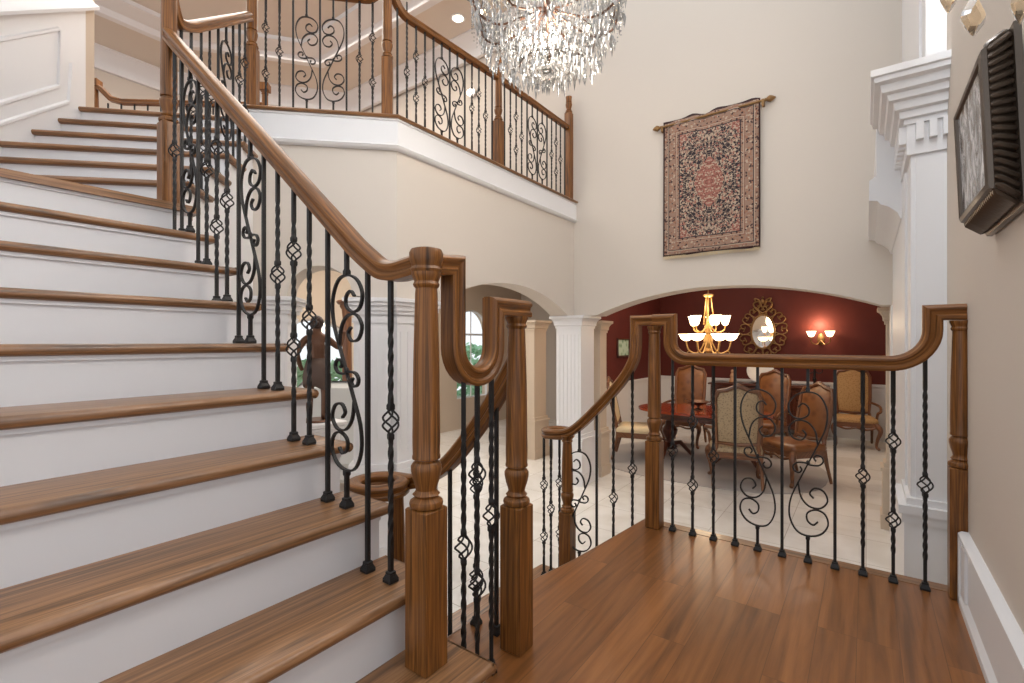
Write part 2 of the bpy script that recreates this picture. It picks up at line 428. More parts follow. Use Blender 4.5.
# right wall with tall skirting
mb = MB(); mb.box(XR, XR + .15, 1.15, 3.42, ZF, 4.3); mb.box(XR, XR + .15, -3.2, 1.15, ZF, .62); mb.box(XR, XR + .15, -3.2, 1.15, 4.1, 4.3); mb.box(XR, XR + .15, -3.2, -3.0, .6, 4.1); struct(mb.build('wall_right', BEIGEW), 'beige wall on the right of the landing', 'wall')
mb = MB()
mb.box(XR - .018, XR + .001, -3, 2.74, .0, .268)
mb.sweep([(XR, -3, .292), (XR, 2.74, .292)], [(0, -.035), (-.0, .012), (-.022, .012), (-.034, .004), (-.034, -.008), (-.022, -.016), (-.018, -.035)], side=(1, 0, 0), smooth=False)
mb.sweep([(XR, -3, 0), (XR, 2.74, 0)], [(0, 0), (0, .05), (-.018, .05), (-.034, .03), (-.034, 0)], side=(1, 0, 0), smooth=False)
mb.box(XR - .034, XR, 2.72, 2.745, 0, .292)
mb.box(XR - .028, XR, 2.62, 2.72, .05, .258)
struct(mb.build('baseboard_right', WHITE))

fr_ = MB()
for y in (-3.0, -1.63, -.25, 1.12): fr_.box(XR + .02, XR + .1, y - .03, y + .03, .62, 4.1)
for z in (.62, 1.75, 2.9, 4.07): fr_.box(XR + .03, XR + .09, -3.0, 1.15, z, z + .045)
w3 = fr_.build('window_3', WHITE); struct(w3, 'tall window in the right wall near the foot of the upper stairs', 'window')  # unseen opening, added so sky light reaches the stair risers
fr_ = MB(); fr_.box(XR + .055, XR + .06, -3.0, 1.15, .64, 4.08); fr_.build('glass', GLASS, w3)
# tapestry wall with arched opening to the dining room
xa0, xa1 = -2.74, .12
outer = [(-3.1, 1.43), (xa0, 1.43)] + arch(xa0, xa1, 1.43, 1.70)[::-1] + [(.35, 1.43), (.35, 5.6), (-10, 5.6), (-10, 3.0), (-3.1, 3.0)]
poly_wall('wall_back', outer, .3, T(0, YW, 0), BEIGE, 'tall beige wall above the dining room arch')
mb = MB(); mb.box(.18, .36, YW, YW + .3, ZF, 1.43); struct(mb.build('wall_arch_jamb', WHITE))

def pier(name, M, w, d, z0, z1, mat, flutes=True, cap=.07, ped=.62, label=None, fl_side='y', kind='structure'):
    """square column: centre of its footprint at M; pedestal, fluted shaft, capital"""
    root = bpy.data.objects.new(name, None); C.objects.link(root); root['kind'] = 'structure'; root.empty_display_size = .1
    if label: root['label'] = label; root['category'] = 'column'
    mb = MB(); h, k = w / 2, d / 2
    mb.box(-h, h, -k, k, z0 + ped, z1 - .16, M)
    if flutes:
        n = 6
        for i in range(n):
            x = -h + w * (i + .75) / (n + .5)
            for s in (-1, 1):
                mb.box(x - .012, x + .012, s * k - .006, s * k + .006, z0 + ped + .12, z1 - .24, M)
        for i in range(n):
            y = -k + d * (i + .75) / (n + .5)
            if fl_side == 'xy':
                for s in (-1, 1): mb.box(s * h - .006, s * h + .006, y - .012, y + .012, z0 + ped + .12, z1 - .24, M)
    mb.build('shaft', mat, root)
    mb = MB()
    prof = [(.0, -.16), (.012, -.16), (.012, -.13), (.025, -.12), (.025, -.1), (.03, -.075), (.05, -.045), (.07, -.03), (.07, 0), (0, 0)]
    sq = [(-h, -k), (h, -k), (h, k), (-h, k)]
    for (o0, za), (o1, zb_) in zip(prof[:-1], prof[1:]):
        if zb_ <= za: continue
        s0, s1 = o0 * cap / .07, o1 * cap / .07
        vs = [V((x + math.copysign(s0, x), y + math.copysign(s0, y), z1 + za)) for x, y in sq] + [V((x + math.copysign(s1, x), y + math.copysign(s1, y), z1 + zb_)) for x, y in sq]
        mb.add([M @ v for v in vs], [[3, 2, 1, 0], [4, 5, 6, 7]] + [[i, (i + 1) % 4, 4 + (i + 1) % 4, 4 + i] for i in range(4)])
    mb.build('capital', mat, root)
    mb = MB(); e = .045
    mb.box(-h - e * .7, h + e * .7, -k - e * .7, k + e * .7, z0, z0 + ped - .05, M)
    mb.box(-h - e, h + e, -k - e, k + e, z0, z0 + .14, M)
    mb.box(-h - e, h + e, -k - e, k + e, z0 + ped - .06, z0 + ped - .025, M); mb.box(-h - e * .5, h + e * .5, -k - e * .5, k + e * .5, z0 + ped - .025, z0 + ped + .02, M)
    mb.build('pedestal', mat, root)
    return root
pier('column', T(-3.08, 5.58), .36, .36, ZF, 1.43, WHITE, label='white fluted square column at the corner of the dining arch')
pier('column', T(-3.06, 6.02), .34, .2, ZF, 1.38, TAN, flutes=False, label='beige pilaster behind the white fluted corner column')
pier('column', T(.27, 6.02), .22, .2, ZF, 1.43, TAN, flutes=False, label='beige pilaster at the right end of the dining arch')
pier('column', T(-4.3, 6.35), .34, .34, ZF, 1.43, TAN, flutes=False, label='beige column in the hall, left of the white fluted column')

# balcony floor, fascia, walls underneath
aE = 1.15                              # edge of the angled part
cor = V((-3.03, .96 + Q * (aE + (aE - .0424)), 0))
cor = ab(aE, .0424 - aE)
bal = [tuple(ab(1.41, 1.9).xy), tuple(ab(1.41, 0).xy), tuple(ab(aE + .02, 0).xy), (cor.x - .02, cor.y + .01), (-3.05, YW), (-9.8, YW), (-9.8, -.5)]
mb = MB(); mb.prism(bal, ZB - .2, ZB - .001, grain=0); struct(mb.build('floor_balcony', TREAD), 'upstairs balcony floor behind the iron railing', 'floor')
mb = MB()
bp0 = ab(aE + .005, .06)
pth = [(bp0.x, bp0.y, ZB), (cor.x, cor.y, ZB), (-3.03, YW, ZB)]
mb.sweep(pth, [(-.06, .0), (.03, 0), (.04, -.012), (.03, -.026), (-.06, -.026)], side=(1, 0, 0), smooth=False)
struct(mb.build('trim_balcony_nosing', TREAD))
mb = MB()
mb.sweep(pth, [(-.05, -.026), (.012, -.026), (.022, -.045), (.012, -.05), (.012, -.23), (.02, -.235), (.03, -.245), (.02, -.262), (.008, -.27), (-.05, -.27)], side=(1, 0, 0), smooth=False)
struct(mb.build('trim_balcony_fascia', WHITE))
# wall A (angled), local x = -b, y = a direction
MA = Matrix(((Q, -Q, 0, ab(aE + .03, 0).x), (Q, Q, 0, ab(aE + .03, 0).y), (0, 0, 1, 0), (0, 0, 0, 1)))
la = 1.1022 - .04
a0, a1 = .26, .76
poly_wall('wall_angled', [(-.06, 1.43), (a0, 1.43)] + arch(a0, a1, 1.43, 1.70)[::-1] + [(la + .04, 1.43), (la + .04, ZB - .24), (-.06, ZB - .24)], .25, MA, BEIGE, 'beige wall above the small arch under the balcony')
# wall B, local x = Y, extruded to -X
MBw = Matrix(((0, -1, 0, -3.055), (1, 0, 0, 0), (0, 0, 1, 0), (0, 0, 0, 1)))
y0 = 2.5738
poly_wall('wall_balcony', [(y0, 1.43), (3.0, 1.43)] + arch(3.0, 5.34, 1.43, 1.72)[::-1] + [(YW, 1.43), (YW, ZB - .24), (y0, ZB - .24)], .25, MBw, BEIGE, 'beige wall above the wide arch under the balcony')
# white panelled piers below the spring line
def ent(mb, M, x0, x1, y0, y1, z1=1.45):
    for e, za, zb_ in ((.01, -.2, -.16), (.02, -.13, -.1), (.035, -.1, -.06), (.055, -.06, -.03), (.075, -.03, 0)):
        mb.box(x0 - e, x1 + e, y0 - e, y1 + e, z1 + za, z1 + zb_, M)
def panelled(name, M, x0, x1, y0, y1, label):
    mb = MB(); mb.box(x0, x1, y0, y1, ZF, 1.43, M); ent(mb, M, x0, x1, y0, y1)
    mb.box(x0 - .04, x1 + .04, y0 - .04, y1 + .04, ZF, ZF + .16, M); mb.box(x0 - .03, x1 + .03, y0 - .03, y1 + .03, ZF + .16, ZF + .74, M)
    mb.box(x0 - .05, x1 + .05, y0 - .05, y1 + .05, ZF + .74, ZF + .78, M); mb.box(x0 - .035, x1 + .035, y0 - .035, y1 + .035, ZF + .78, ZF + .83, M)
    n = max(3, int((x1 - x0) / .07))
    for i in range(n):
        x = x0 + (x1 - x0) * (i + .5) / n
        mb.box(x - .013, x + .013, y0 - .007, y0, ZF + .92, 1.18, M)
    struct(mb.build(name, WHITE), label, 'wall')
panelled('wall_pier', MA, a1, la - .02, .02, .27, 'white fluted pier beside the small arch under the balcony')
panelled('wall_pier.001', MA, -.04, a0, .02, .27, 'white pier left of the small arch, behind the stair balusters')
panelled('wall_pier.002', Matrix(((0, -1, 0, -3.055), (1, 0, 0, 0), (0, 0, 1, 0), (0, 0, 0, 1))), y0 + .02, 3.0, .02, .26, 'white fluted pier left of the wide balcony arch')

# hall under the balcony: far wall with two arched windows
def win_wall():
    X = -6.8
    M = Matrix(((0, -1, 0, X), (1, 0, 0, 0), (0, 0, 1, 0), (0, 0, 0, 1)))
    ws = [(3.55, 4.75, .1, 1.15, 1.45), (7.3, 8.35, -.1, 1.35, 1.78)]
    xs = [0.5]; 
    pieces = [(-.5, ws[0][0]), (ws[0][1], ws[1][0]), (ws[1][1], 12.8)]
    mb = MB(); R = Matrix(((1, 0, 0, 0), (0, 0, 1, 0), (0, 1, 0, 0), (0, 0, 0, 1)))
    for p, q in pieces: mb.prism([(p, ZF), (q, ZF), (q, 2.64), (p, 2.64)], 0, .2, M @ R)
    for i, (p, q, zb_, zs, za) in enumerate(ws):
        mb.prism([(p, ZF), (q, ZF), (q, zb_), (p, zb_)], 0, .2, M @ R)
        mb.prism([(p, zs)] + arch(p, q, zs, za)[::-1] + [(q, 2.64), (p, 2.64)], 0, .2, M @ R)
    struct(mb.build('wall_far', TAN), 'tan far wall of the hall with arched windows', 'wall')
    for i, (p, q, zb_, zs, za) in enumerate(ws):
        fr = MB(); path = [(p, zb_), (q, zb_), (q, zs)] + arch(p, q, zs, za)[1:-1] + [(p, zs)]
        pts = [M @ V((x, .08, z)) for x, z in path]
        fr.tube(pts, .04, 4, closed=True)
        mx = (p + q) / 2
        fr.tube([M @ V((mx, .08, zb_)), M @ V((mx, .08, za))], .018, 4)
        fr.tube([M @ V((p, .08, zs - .1)), M @ V((q, .08, zs - .1))], .022, 4)
        w = fr.build('window_%d' % (i + 1), WHITE); struct(w, ['arched window behind the bronze statue', 'arched window seen through the wide balcony arch'][i], 'window')
        g = MB(); g.prism(path, .075, .085, M @ R); g.build('glass', GLASS, w)
win_wall()
mb = MB(); mb.prism([tuple(ab(aE + .3, 1.2).xy), tuple(ab(aE + .3, -.1).xy), (-3.31, cor.y + .1), (-3.31, 12.8), (-6.8, 12.8), (-6.8, 2.4)], 2.6, 2.63); struct(mb.build('ceiling_hall', CEIL), 'ceiling of the hall under the balcony', 'ceiling')
mb = MB(); mb.box(-6.8, -4.0, 9.6, 9.7, ZF, 2.6); mb.box(-6.78, -4.0, 9.56, 9.6, 1.3, 1.43); struct(mb.build('wall_hall', BEIGEW))
# shrubs outside
def bush(x, y, z, r, label):
    mb = MB(); rng = random.Random(int(x * 100 + y * 10))
    for i in range(420):
        t = rng.random() * 2 * PI; p = math.acos(rng.uniform(-1, 1)); rr = r * rng.uniform(.75, 1.05)
        c = V((x + rr * math.sin(p) * math.cos(t), y + rr * math.sin(p) * math.sin(t), z + 1.1 * rr * math.cos(p)))
        a = V((rng.uniform(-1, 1), rng.uniform(-1, 1), rng.uniform(-1, 1))).normalized(); b = a.orthogonal().normalized(); s = rng.uniform(.1, .2) * r
        mb.add([c - a * s, c + b * s * .6, c + a * s, c - b * s * .6], [[0, 1, 2, 3]])
    mb.tube([(x, y, ZF - 1.0), (x, y, z)], .06, 6)
    tag(mb.build('garden_bush', LEAF), label, 'bush', 'green bushes outside the hall windows')
for x, y, z, r, lb in ((-9.2, 4.9, .3, 1.0, 'green bush outside the window behind the bronze statue'), (-9.4, 7.2, .2, .9, 'green bush outside, between the two hall windows'),
                   (-9.3, 9.6, .2, .95, 'green bush outside the window seen through the wide arch'), (-9.6, 12.0, .3, 1.0, 'farther green bush outside, right of the wide arch window')):
    bush(x - 1.5, y + (.6 if y > 7 else .4), z - .35, r, lb)
mb = MB(); mb.box(-30, -6.9, -10, 20, ZF - 1.2, ZF - 1.0); struct(mb.build('ground', flat('lawn', (96, 128, 72), .9, bump=.4, bscale=20, var=.2)))

# upstairs: far walls, crown and ceiling
zc = 5.6
up = [(-9.6, -.6), (-9.6, 3.1), (-7.7, 5.45)]
mb = MB()
for (xA, yA), (xB, yB) in zip(up[:-1], up[1:]):
    d = V((xB - xA, yB - yA)).normalized(); n = V((-d.y, d.x)) * .15
    mb.prism([(xA, yA), (xB, yB), (xB + n.x, yB + n.y), (xA + n.x, yA + n.y)], ZB, zc)
struct(mb.build('wall_upstairs', BEIGE), 'beige wall of the upstairs hall', 'wall')
mb = MB(); mb.prism([(-9.75, -.6), (-3.1, -.6), (-3.1, YW), (-7.7, YW), (-9.75, 3.2)], zc, zc + .1); struct(mb.build('ceiling', CEIL), 'ceiling of the upstairs hall', 'ceiling')
mb = MB()
crown = [(0, 0), (.26, 0), (.26, -.03), (.2, -.06), (.1, -.16), (.06, -.22), (.06, -.28), (0, -.28)]
mb.sweep([(-9.6, -.6, zc), (-9.6, 3.1, zc), (-7.7, 5.45, zc), (-3.2, 5.48, zc)], crown, side=(1, 0, 0), smooth=False)
tray = [(0, 0), (0, -.12), (.1, -.12), (.16, -.06), (.5, -.06), (.5, 0)]
mb.sweep([(-8.3, -.6, zc), (-8.3, 2.75, zc), (-7.0, 4.4, zc), (-3.2, 4.45, zc)], tray, side=(1, 0, 0), smooth=False)
struct(mb.build('trim_crown', WHITE))
for u, v, lb in ((458, 18, 'round recessed ceiling light left of the crystal chandelier'),):
    p = V((0, 0, HC)) + ray(u, v) * ((zc - HC) / ray(u, v).z)
    t = thing('recessed_light', lb, 'light', (p.x, p.y, zc - .002))
    mb = MB(); mb.lathe([(.075, -.008), (.1, -.008), (.105, 0), (.075, 0)], 24, cap=False); mb.build('ring', WHITE, t)
    mb = MB(); mb.lathe([(.0, -.006), (.074, -.006), (.074, 0)], 24, cap=False); mb.build('diffuser', CANL, t)
for u, v, lb in ((472, 93, 'small round wall light seen through the balcony railing'),):
    r = ray(u, v); p = V((0, 0, HC)) + r * ((YW - .03) / r.y)
    t = thing('wall_sconce', lb, 'light', p)
    mb = MB(); mb.lathe([(.0, 0), (.07, 0), (.07, .02), (.05, .03)], 20, Matrix.Rotation(PI / 2, 4, 'X')); mb.build('plate', WHITE, t)
    mb = MB(); mb.ball((0, -.04, 0), .055, 12, (1.2, .5, .8)); mb.build('diffuser', CANL, t)

# front door surround on the right, tall white
def door_surround():
    X0, Yf = .197, 3.42
    root = bpy.data.objects.new('door_1', None); C.objects.link(root); struct(root, 'tall white panelled door surround with cornice, right of the dining arch', 'door surround')
    mb = MB(); mb.box(X0, XR + .15, Yf, YW, ZF, 2.45)
    mb.box(X0 + .02, XR, Yf - .012, Yf, .23, 2.10)             # raised face
    mb.box(X0 - .012, X0, Yf + .25, YW - .2, ZF, 2.1)
    mb.box(.258, XR + .15, Yf, YW, 2.45, 5.6); mb.box(.258, .285, Yf - .02, Yf, 2.5, 6.5); mb.box(.31, .325, Yf - .015, Yf, 2.5, 6.5); mb.box(.246, .258, Yf + .2, Yf + .5, 2.5, 6.5)
    mb.build('casing', WHITE, root)
    mb = MB()
    mb.box(X0 - .03, XR, Yf - .05, Yf + .4, ZF, .12); mb.box(X0 - .055, XR, Yf - .075, Yf + .42, .17, .215)
    mb.box(X0 - .04, XR, Yf - .06, Yf + .41, .12, .17); mb.box(X0 - .02, XR, Yf - .04, Yf + .4, .215, .25); mb.box(X0 - .05, XR, Yf - .07, Yf + .42, ZF, ZF + .2)
    mb.build('pedestal', WHITE, root)
    mb = MB()
    pr = [(-.02, 2.12), (.018, 2.12), (.018, 2.285), (.03, 2.285), (.03, 2.312), (.048, 2.316), (.05, 2.352), (.07, 2.36), (.076, 2.40), (.098, 2.408), (.104, 2.44), (.126, 2.45), (.134, 2.49), (.16, 2.50), (.163, 2.525), (.175, 2.53), (.177, 2.565), (-.02, 2.58)]
    mb.sweep([(XR, Yf, 0), (X0, Yf, 0), (X0, 3.96, 0)], [(-x, z) for x, z in pr], side=(0, 1, 0), smooth=False)
    pl = [(X0, 1.88), (X0 - .02, 1.89), (X0 - .035, 1.93), (X0 - .08, 1.975), (X0 - .12, 1.995), (X0 - .135, 2.02), (X0 - .18, 2.03), (X0 - .18, 2.16), (X0 - .165, 2.17), (X0 - .142, 2.19), (X0 - .142, 2.56), (X0, 2.56)]
    mb.prism(pl[::-1], 3.95, YW, Matrix(((1, 0, 0, 0), (0, 0, 1, 0), (0, 1, 0, 0), (0, 0, 0, 1))))
    mb.build('cornice', WHITE, root)
    for i in range(3):
        mb = MB(); x = X0 + .02 + i * .055; mb.box(x, x + .032, Yf - .05, Yf - .018, 2.19, 2.285); mb.build('dentil', WHITE, root)
    for i in range(7):
        mb = MB(); y = Yf + .0 + i * .09; mb.box(X0 - .05, X0 - .018, y, y + .045, 2.19, 2.285); mb.build('dentil', WHITE, root)
door_surround()

# dining room shell
YD = 11.0
mb = MB(); mb.box(-4.0, .7, YD, YD + .15, ZF, 4.2); struct(mb.build('wall_dining_back', RED), 'oxblood red back wall of the dining room', 'wall')
mb = MB(); mb.box(-4.0, -3.84, 6.9, YD, ZF, 4.2); struct(mb.build('wall_dining_left', RED), 'oxblood red left wall of the dining room', 'wall')
mb = MB(); mb.box(.42, .55, 5.8, YD, ZF, 4.2); struct(mb.build('wall_dining_right', RED))
mb = MB(); mb.box(-4.0, .55, 5.8, YD, 3.0, 3.1); struct(mb.build('ceiling_dining', CEIL))
mb = MB()
mb.box(-3.84, .42, YD - .025, YD, ZF, .27); mb.box(-3.84, .42, YD - .05, YD, .27, .315); mb.box(-3.84, .42, YD - .04, YD, ZF, ZF + .18)
mb.box(-3.84, -3.815, 6.9, YD, ZF, .27); mb.box(-3.84, -3.79, 6.9, YD, .27, .315); mb.box(-3.84, -3.80, 6.9, YD, ZF, ZF + .18)
mb.box(.395, .42, 5.8, YD, ZF, .27); mb.box(.37, .42, 5.8, YD, .27, .315)
for i in range(7):
    x0_, x1_ = -3.7 + i * .59, -3.2 + i * .59
    for q in ((x0_, x1_, .14, .16), (x0_, x1_, -.44, -.42), (x0_, x0_ + .02, -.44, .16), (x1_ - .02, x1_, -.44, .16)):
        mb.box(q[0], q[1], YD - .035, YD - .02, q[2], q[3])
struct(mb.build('trim_wainscot', WHITE))

# ------------------------------------------------------------------ stairs
def tread_mesh(mb, x0, x1, y0_, y1_, z, M=None):
    """tread from nosing x1 (front, +x) back to x0; half-round nose"""
    M = M or Matrix(); t = .036; R = t / 2; k = 6
    pts = [(x0, z - t), (x1 - R, z - t)] + [(x1 - R + R * math.sin(PI * i / k), z - R - R * math.cos(PI * i / k)) for i in range(1, k)] + [(x1 - R, z), (x0, z)]
    n = len(pts); ru, rv = random.random() * 9, random.random() * 9
    vs = [V((x, y0_, zz)) for x, zz in pts] + [V((x, y1_, zz)) for x, zz in pts]
    fs = [[n + i, n + (i + 1) % n, (i + 1) % n, i] for i in range(n)] + [list(range(n)), [2 * n - 1 - i for i in range(n)]]
    uv = [[(vs[q].y + ru, vs[q].x + vs[q].z + rv) for q in fc] for fc in fs]
    mb.add([M @ v for v in vs], fs, uv)
YS0, YS1 = -.9, 1.085
stair = thing('staircase', 'oak and white staircase climbing from the landing to the balcony', 'staircase')
ret = [(0, 0), (.0, -.028), (.006, -.026), (.014, -.014), (.006, -.002)]
for n in range(1, 10):
    mb = MB(); tread_mesh(mb, nose(n + 1) - .03, nose(n), YS0, YS1 - .012, n * RZ)
    tread_mesh(mb, -.0, .014, nose(n + 1) - .02, nose(n) - .004, n * RZ, Matrix(((0, 1, 0, 0), (1, 0, 0, YS1 - .014), (0, 0, 1, 0), (0, 0, 0, 1))))
    mb.build('tread', TREAD, stair)
for n in range(1, 11):
    mb = MB(); x = nose(n) - .03; mb.box(x - .02, x, YS0, YS1 - .04, (n - 1) * RZ, n * RZ - .036)
    mb.box(x - .02, x + .01, YS0, YS1 - .04, n * RZ - .05, n * RZ - .036)
    mb.build('riser', RISER, stair)
mb = MB()
t10 = [(nose(10), YS0), (nose(10), 1.085), (-3.02, 1.085), tuple(ab(NA[0] + .03, -.06).xy), tuple(ab(NA[0] + .03, 1.36).xy), (-4.2, YS0)]
mb.prism(t10, 10 * RZ - .036, 10 * RZ, grain=1); mb.build('tread', TREAD, stair)
for i in range(5):
    n = 11 + i; mb = MB()
    mf = Matrix(((Q, -Q, 0, ab(NA[i], 0).x), (-Q, -Q, 0, ab(NA[i], 0).y), (0, 0, 1, 0), (0, 0, 0, 1)))   # local x -> -a, y -> b
    tread_mesh(mb, -(NA[i + 1] - NA[i]) - .03, 0, -.045, 1.305, n * RZ, mf)
    mr = mf @ Matrix(((0, -1, 0, 0), (-1, 0, 0, -.045), (0, 0, 1, 0), (0, 0, 0, 1)))
    tread_mesh(mb, 0, .014, .004, (NA[i + 1] - NA[i]) + .02, n * RZ, mr)
    mb.build('tread', TREAD, stair)
mb = MB(); mf = Matrix(((Q, -Q, 0, ab(NA[5], 0).x), (-Q, -Q, 0, ab(NA[5], 0).y), (0, 0, 1, 0), (0, 0, 0, 1))); tread_mesh(mb, -.2, 0, -.045, 1.36, ZB, mf); mb.build('tread', TREAD, stair)
for i in range(6):
    n = 11 + i; mb = MB(); a = NA[i] + .03
    mb.box(a, a + .02, -.02, 1.305, (n - 1) * RZ - .01, n * RZ - .036, MAB); mb.build('riser', RISER, stair)
# solid side under both flights
side = [(-.9, ZF)] + [q for n in range(1, 11) for q in ((nose(n) - .045, (n - 1) * RZ - .03), (nose(n) - .045, n * RZ - .03))] + [(-3.3, 10 * RZ - .03), (-3.3, ZF)]
mb = MB(); mb.prism([(x, z) for x, z in side], 0, .04, Matrix(((1, 0, 0, 0), (0, 0, 1, YS1 - .075), (0, 1, 0, 0), (0, 0, 0, 1)))); mb.build('stringer', WHITE, stair)
side = [(0.0, 10 * RZ - .03)] + [q for i in range(6) for q in ((NA[i] + .04, (10 + i) * RZ - .03), (NA[i] + .04, (11 + i) * RZ - .03))] + [(1.5, ZB - .03), (1.5, ZF), (0, ZF)]
mb = MB(); mb.prism(side, 0, .05, MAB @ Matrix(((1, 0, 0, 0), (0, 0, 1, -.012), (0, 1, 0, 0), (0, 0, 0, 1)))); mb.build('stringer', WHITE, stair)

# knee wall with wainscot beside the upper flight
def kz(a): return 3.24 + .72 * (a - .69)
bw = 1.30
mb = MB()
MK = MAB @ Matrix(((1, 0, 0, 0), (0, 0, 1, bw), (0, 1, 0, 0), (0, 0, 0, 1)))     # local x=a, y=z, z -> b
mb.prism([(-.9, 1.2), (1.42, 1.2), (1.42, kz(1.42)), (-.9, kz(-.9))], 0, .16, MK)
struct(mb.build('wall_left', WHITE), 'white panelled knee wall beside the upper stairs', 'wall')
mb = MB(); pa, pb_ = ab(1.42, bw), ab(1.50, bw - .01); pc, pd = ab(1.50, bw + .2), ab(1.42, bw + .16)
mb.prism([tuple(pa.xy), tuple(pb_.xy), tuple(pc.xy), tuple(pd.xy)], ZB - .02, 4.3); struct(mb.build('wall_left_end', TAN))
mb = MB()
def onk(u, v):
    r = ray(u, v); o = V((0, 0, HC)); nrm = V((Q, Q, 0)); d0 = (ab(0, bw) - o).dot(nrm); return o + r * (d0 / r.dot(nrm))
for pts in ([(-60, 50), (58, 29), (58, 86), (-60, 121)], [(-60, 143), (68, 102), (71, 64)]):
    q = [onk(u, v) for u, v in pts]
    mb.sweep(q, [(-.012, -.012), (.012, -.012), (.014, 0), (.012, .012), (-.012, .012)], smooth=False) if False else mb.tube(q, .016, 6)
cp = [MK @ V((a, kz(a), 0)) for a in (-.9, 1.44)]
mb.sweep(cp, [(.18, 0), (.18, .05), (-.07, .05), (-.075, .03), (-.05, .01), (-.035, -.02), (-.03, -.05), (-.012, -.06), (-.0, -.11), (.02, -.11), (.02, 0)], side=B2, smooth=False)
struct(mb.build('trim_knee_wall', WHITE))

# lower flight from the landing to the foyer floor
low = thing('lower_staircase', 'short flight of oak steps going down from the landing to the foyer', 'staircase')
ledge = [(-1.25, 1.2), (-1.25, 1.3), (-1.235, 1.85), (-1.185, 2.12), (-1.10, 2.98)]
for i, z in enumerate((-.18, -.36, -.54)):
    g0, g1 = -.20 * i + .03, -.20 * (i + 1) - (.22 if i == 2 else 0)
    mb = MB(); mb.prism([(x + g0, y) for x, y in ledge] + [(x + g1, y) for x, y in ledge[::-1]], z - .036, z)
    mb.sweep([(x + g1, y, z - .018) for x, y in ledge], [(.018 * math.cos(a), .018 * math.sin(a)) for a in [2 * PI * k / 10 for k in range(10)]]); mb.build('tread', TREAD, low)
    mb = MB(); mb.prism([(x + g1 + .03, y) for x, y in ledge] + [(x + g1 + .01, y) for x, y in ledge[::-1]], z - .18, z - .036); mb.build('riser', RISER, low)

# ------------------------------------------------------------------ railing pieces
RAIL = [(-.026, -.034), (.026, -.034), (.03, -.028), (.03, -.016), (.022, -.008), (.024, .004), (.031, .012), (.031, .02), (.024, .029), (.01, .034), (-.01, .034), (-.024, .029), (-.031, .02), (-.031, .012), (-.024, .004), (-.022, -.008), (-.03, -.016), (-.03, -.028)]
RAIL = [(x, y * .9) for x, y in RAIL]; RAIL2 = [(x * 1.05, y * 1.12) for x, y in RAIL]
def newel(parent, x, y, z, block=.46, top=1.15, w=.0855, rot=0, cap=None, topcap=True):
    """turned newel post; block height, shaft top; returns its root part"""
    M = T(x, y, z, rot); h = w / 2
    mb = MB(); mb.bbox(-h, h, -h, h, 0, block, .004, M, grain=2); o = mb.build('newel_post', OAK, parent)
    s = w / .0855; k = block
    pr = [(.036, 0), (.045, .004), (.047, .012), (.045, .02), (.036, .026), (.032, .03), (.034, .034), (.038, .038), (.033, .042), (.029, .05), (.031, .06), (.038, .082), (.0425, .105), (.0425, .118), (.037, .127), (.032, .131), (.032, .135), (.039, .138), (.039, .146), (.0375, .15)]
    pr = [(r * s, k + q) for r, q in pr]
    L = top - k
    pr += [(.0385 * s, k + .2), (.036 * s, k + .16 + .5 * (L - .16)), (.031 * s, top - .06), (.03 * s, top - .045), (.035 * s, top - .04), (.037 * s, top - .034), (.033 * s, top - .026), (.036 * s, top - .018), (.041 * s, top - .008), (.041 * s, top)]
    mb = MB(); mb.lathe(pr, 22, M); mb.build('turned_shaft', OAK, o)
    if cap:
        mb = MB(); mb.lathe([(.02, top - .002), (.042, top), (.045, top + .008), (.041, top + .016), (.044, top + .026), (.048, top + .036), (.048, top + .055), (.043, top + .065), (.026, top + .07), (0, top + .071)], 28, M); mb.build('cap', OAK, o)
    return o

HB = .0065
def bar(mb, x, y, z0, z1, tw=(), col=(), M=None):
    """square bar with twisted stretches tw = [(z0,z1)], collars at z in col"""
    zs = sorted(set([z0, z1] + [t for q in tw for t in q] + [c + d for c in col for d in (-.012, -.006, .006, .012) if z0 < c + d < z1]))
    fine = []
    for a, b in zip(zs[:-1], zs[1:]):
        intw = any(p <= (a + b) / 2 <= q for p, q in tw)
        n = max(1, int((b - a) / .012)) if intw else 1
        fine += [(a + (b - a) * i / n, intw) for i in range(n)]
    fine.append((z1, False))
    vs = []; fs = []; ang = 0; pz = z0; pt = False
    for z, t in fine:
        if pt: ang += (z - pz) / .05 * PI / 2 * 1.15
        r = HB * math.sqrt(2)
        if any(abs(z - c) < .0075 for c in col): r *= 1.42
        for k in range(4):
            a = ang + PI / 4 + k * PI / 2; vs.append(V((x + r * math.cos(a), y + r * math.sin(a), z)))
        pz = z; pt = t
    n = len(fine)
    for i in range(n - 1):
        for k in range(4): fs.append([i * 4 + k, i * 4 + (k + 1) % 4, i * 4 + 4 + (k + 1) % 4, i * 4 + 4 + k])
    fs += [[3, 2, 1, 0], [(n - 1) * 4 + k for k in range(4)]]
    mb.add(vs if M is None else [M @ v for v in vs], fs)
def basket_me():
    mb = MB(); H = .075
    for k in range(4):
        p = []
        for i in range(13):
            t = i / 12; r = .0035 + .0235 * math.sin(PI * t) ** .9; a = k * PI / 2 + t * PI * 1.05
            p.append((r * math.cos(a), r * math.sin(a), (t - .5) * H))
        mb.tube(p, .0034, 5)
    o = mb.build('basket', IRON); me = o.data; bpy.data.objects.remove(o); return me
BASKET = basket_me()
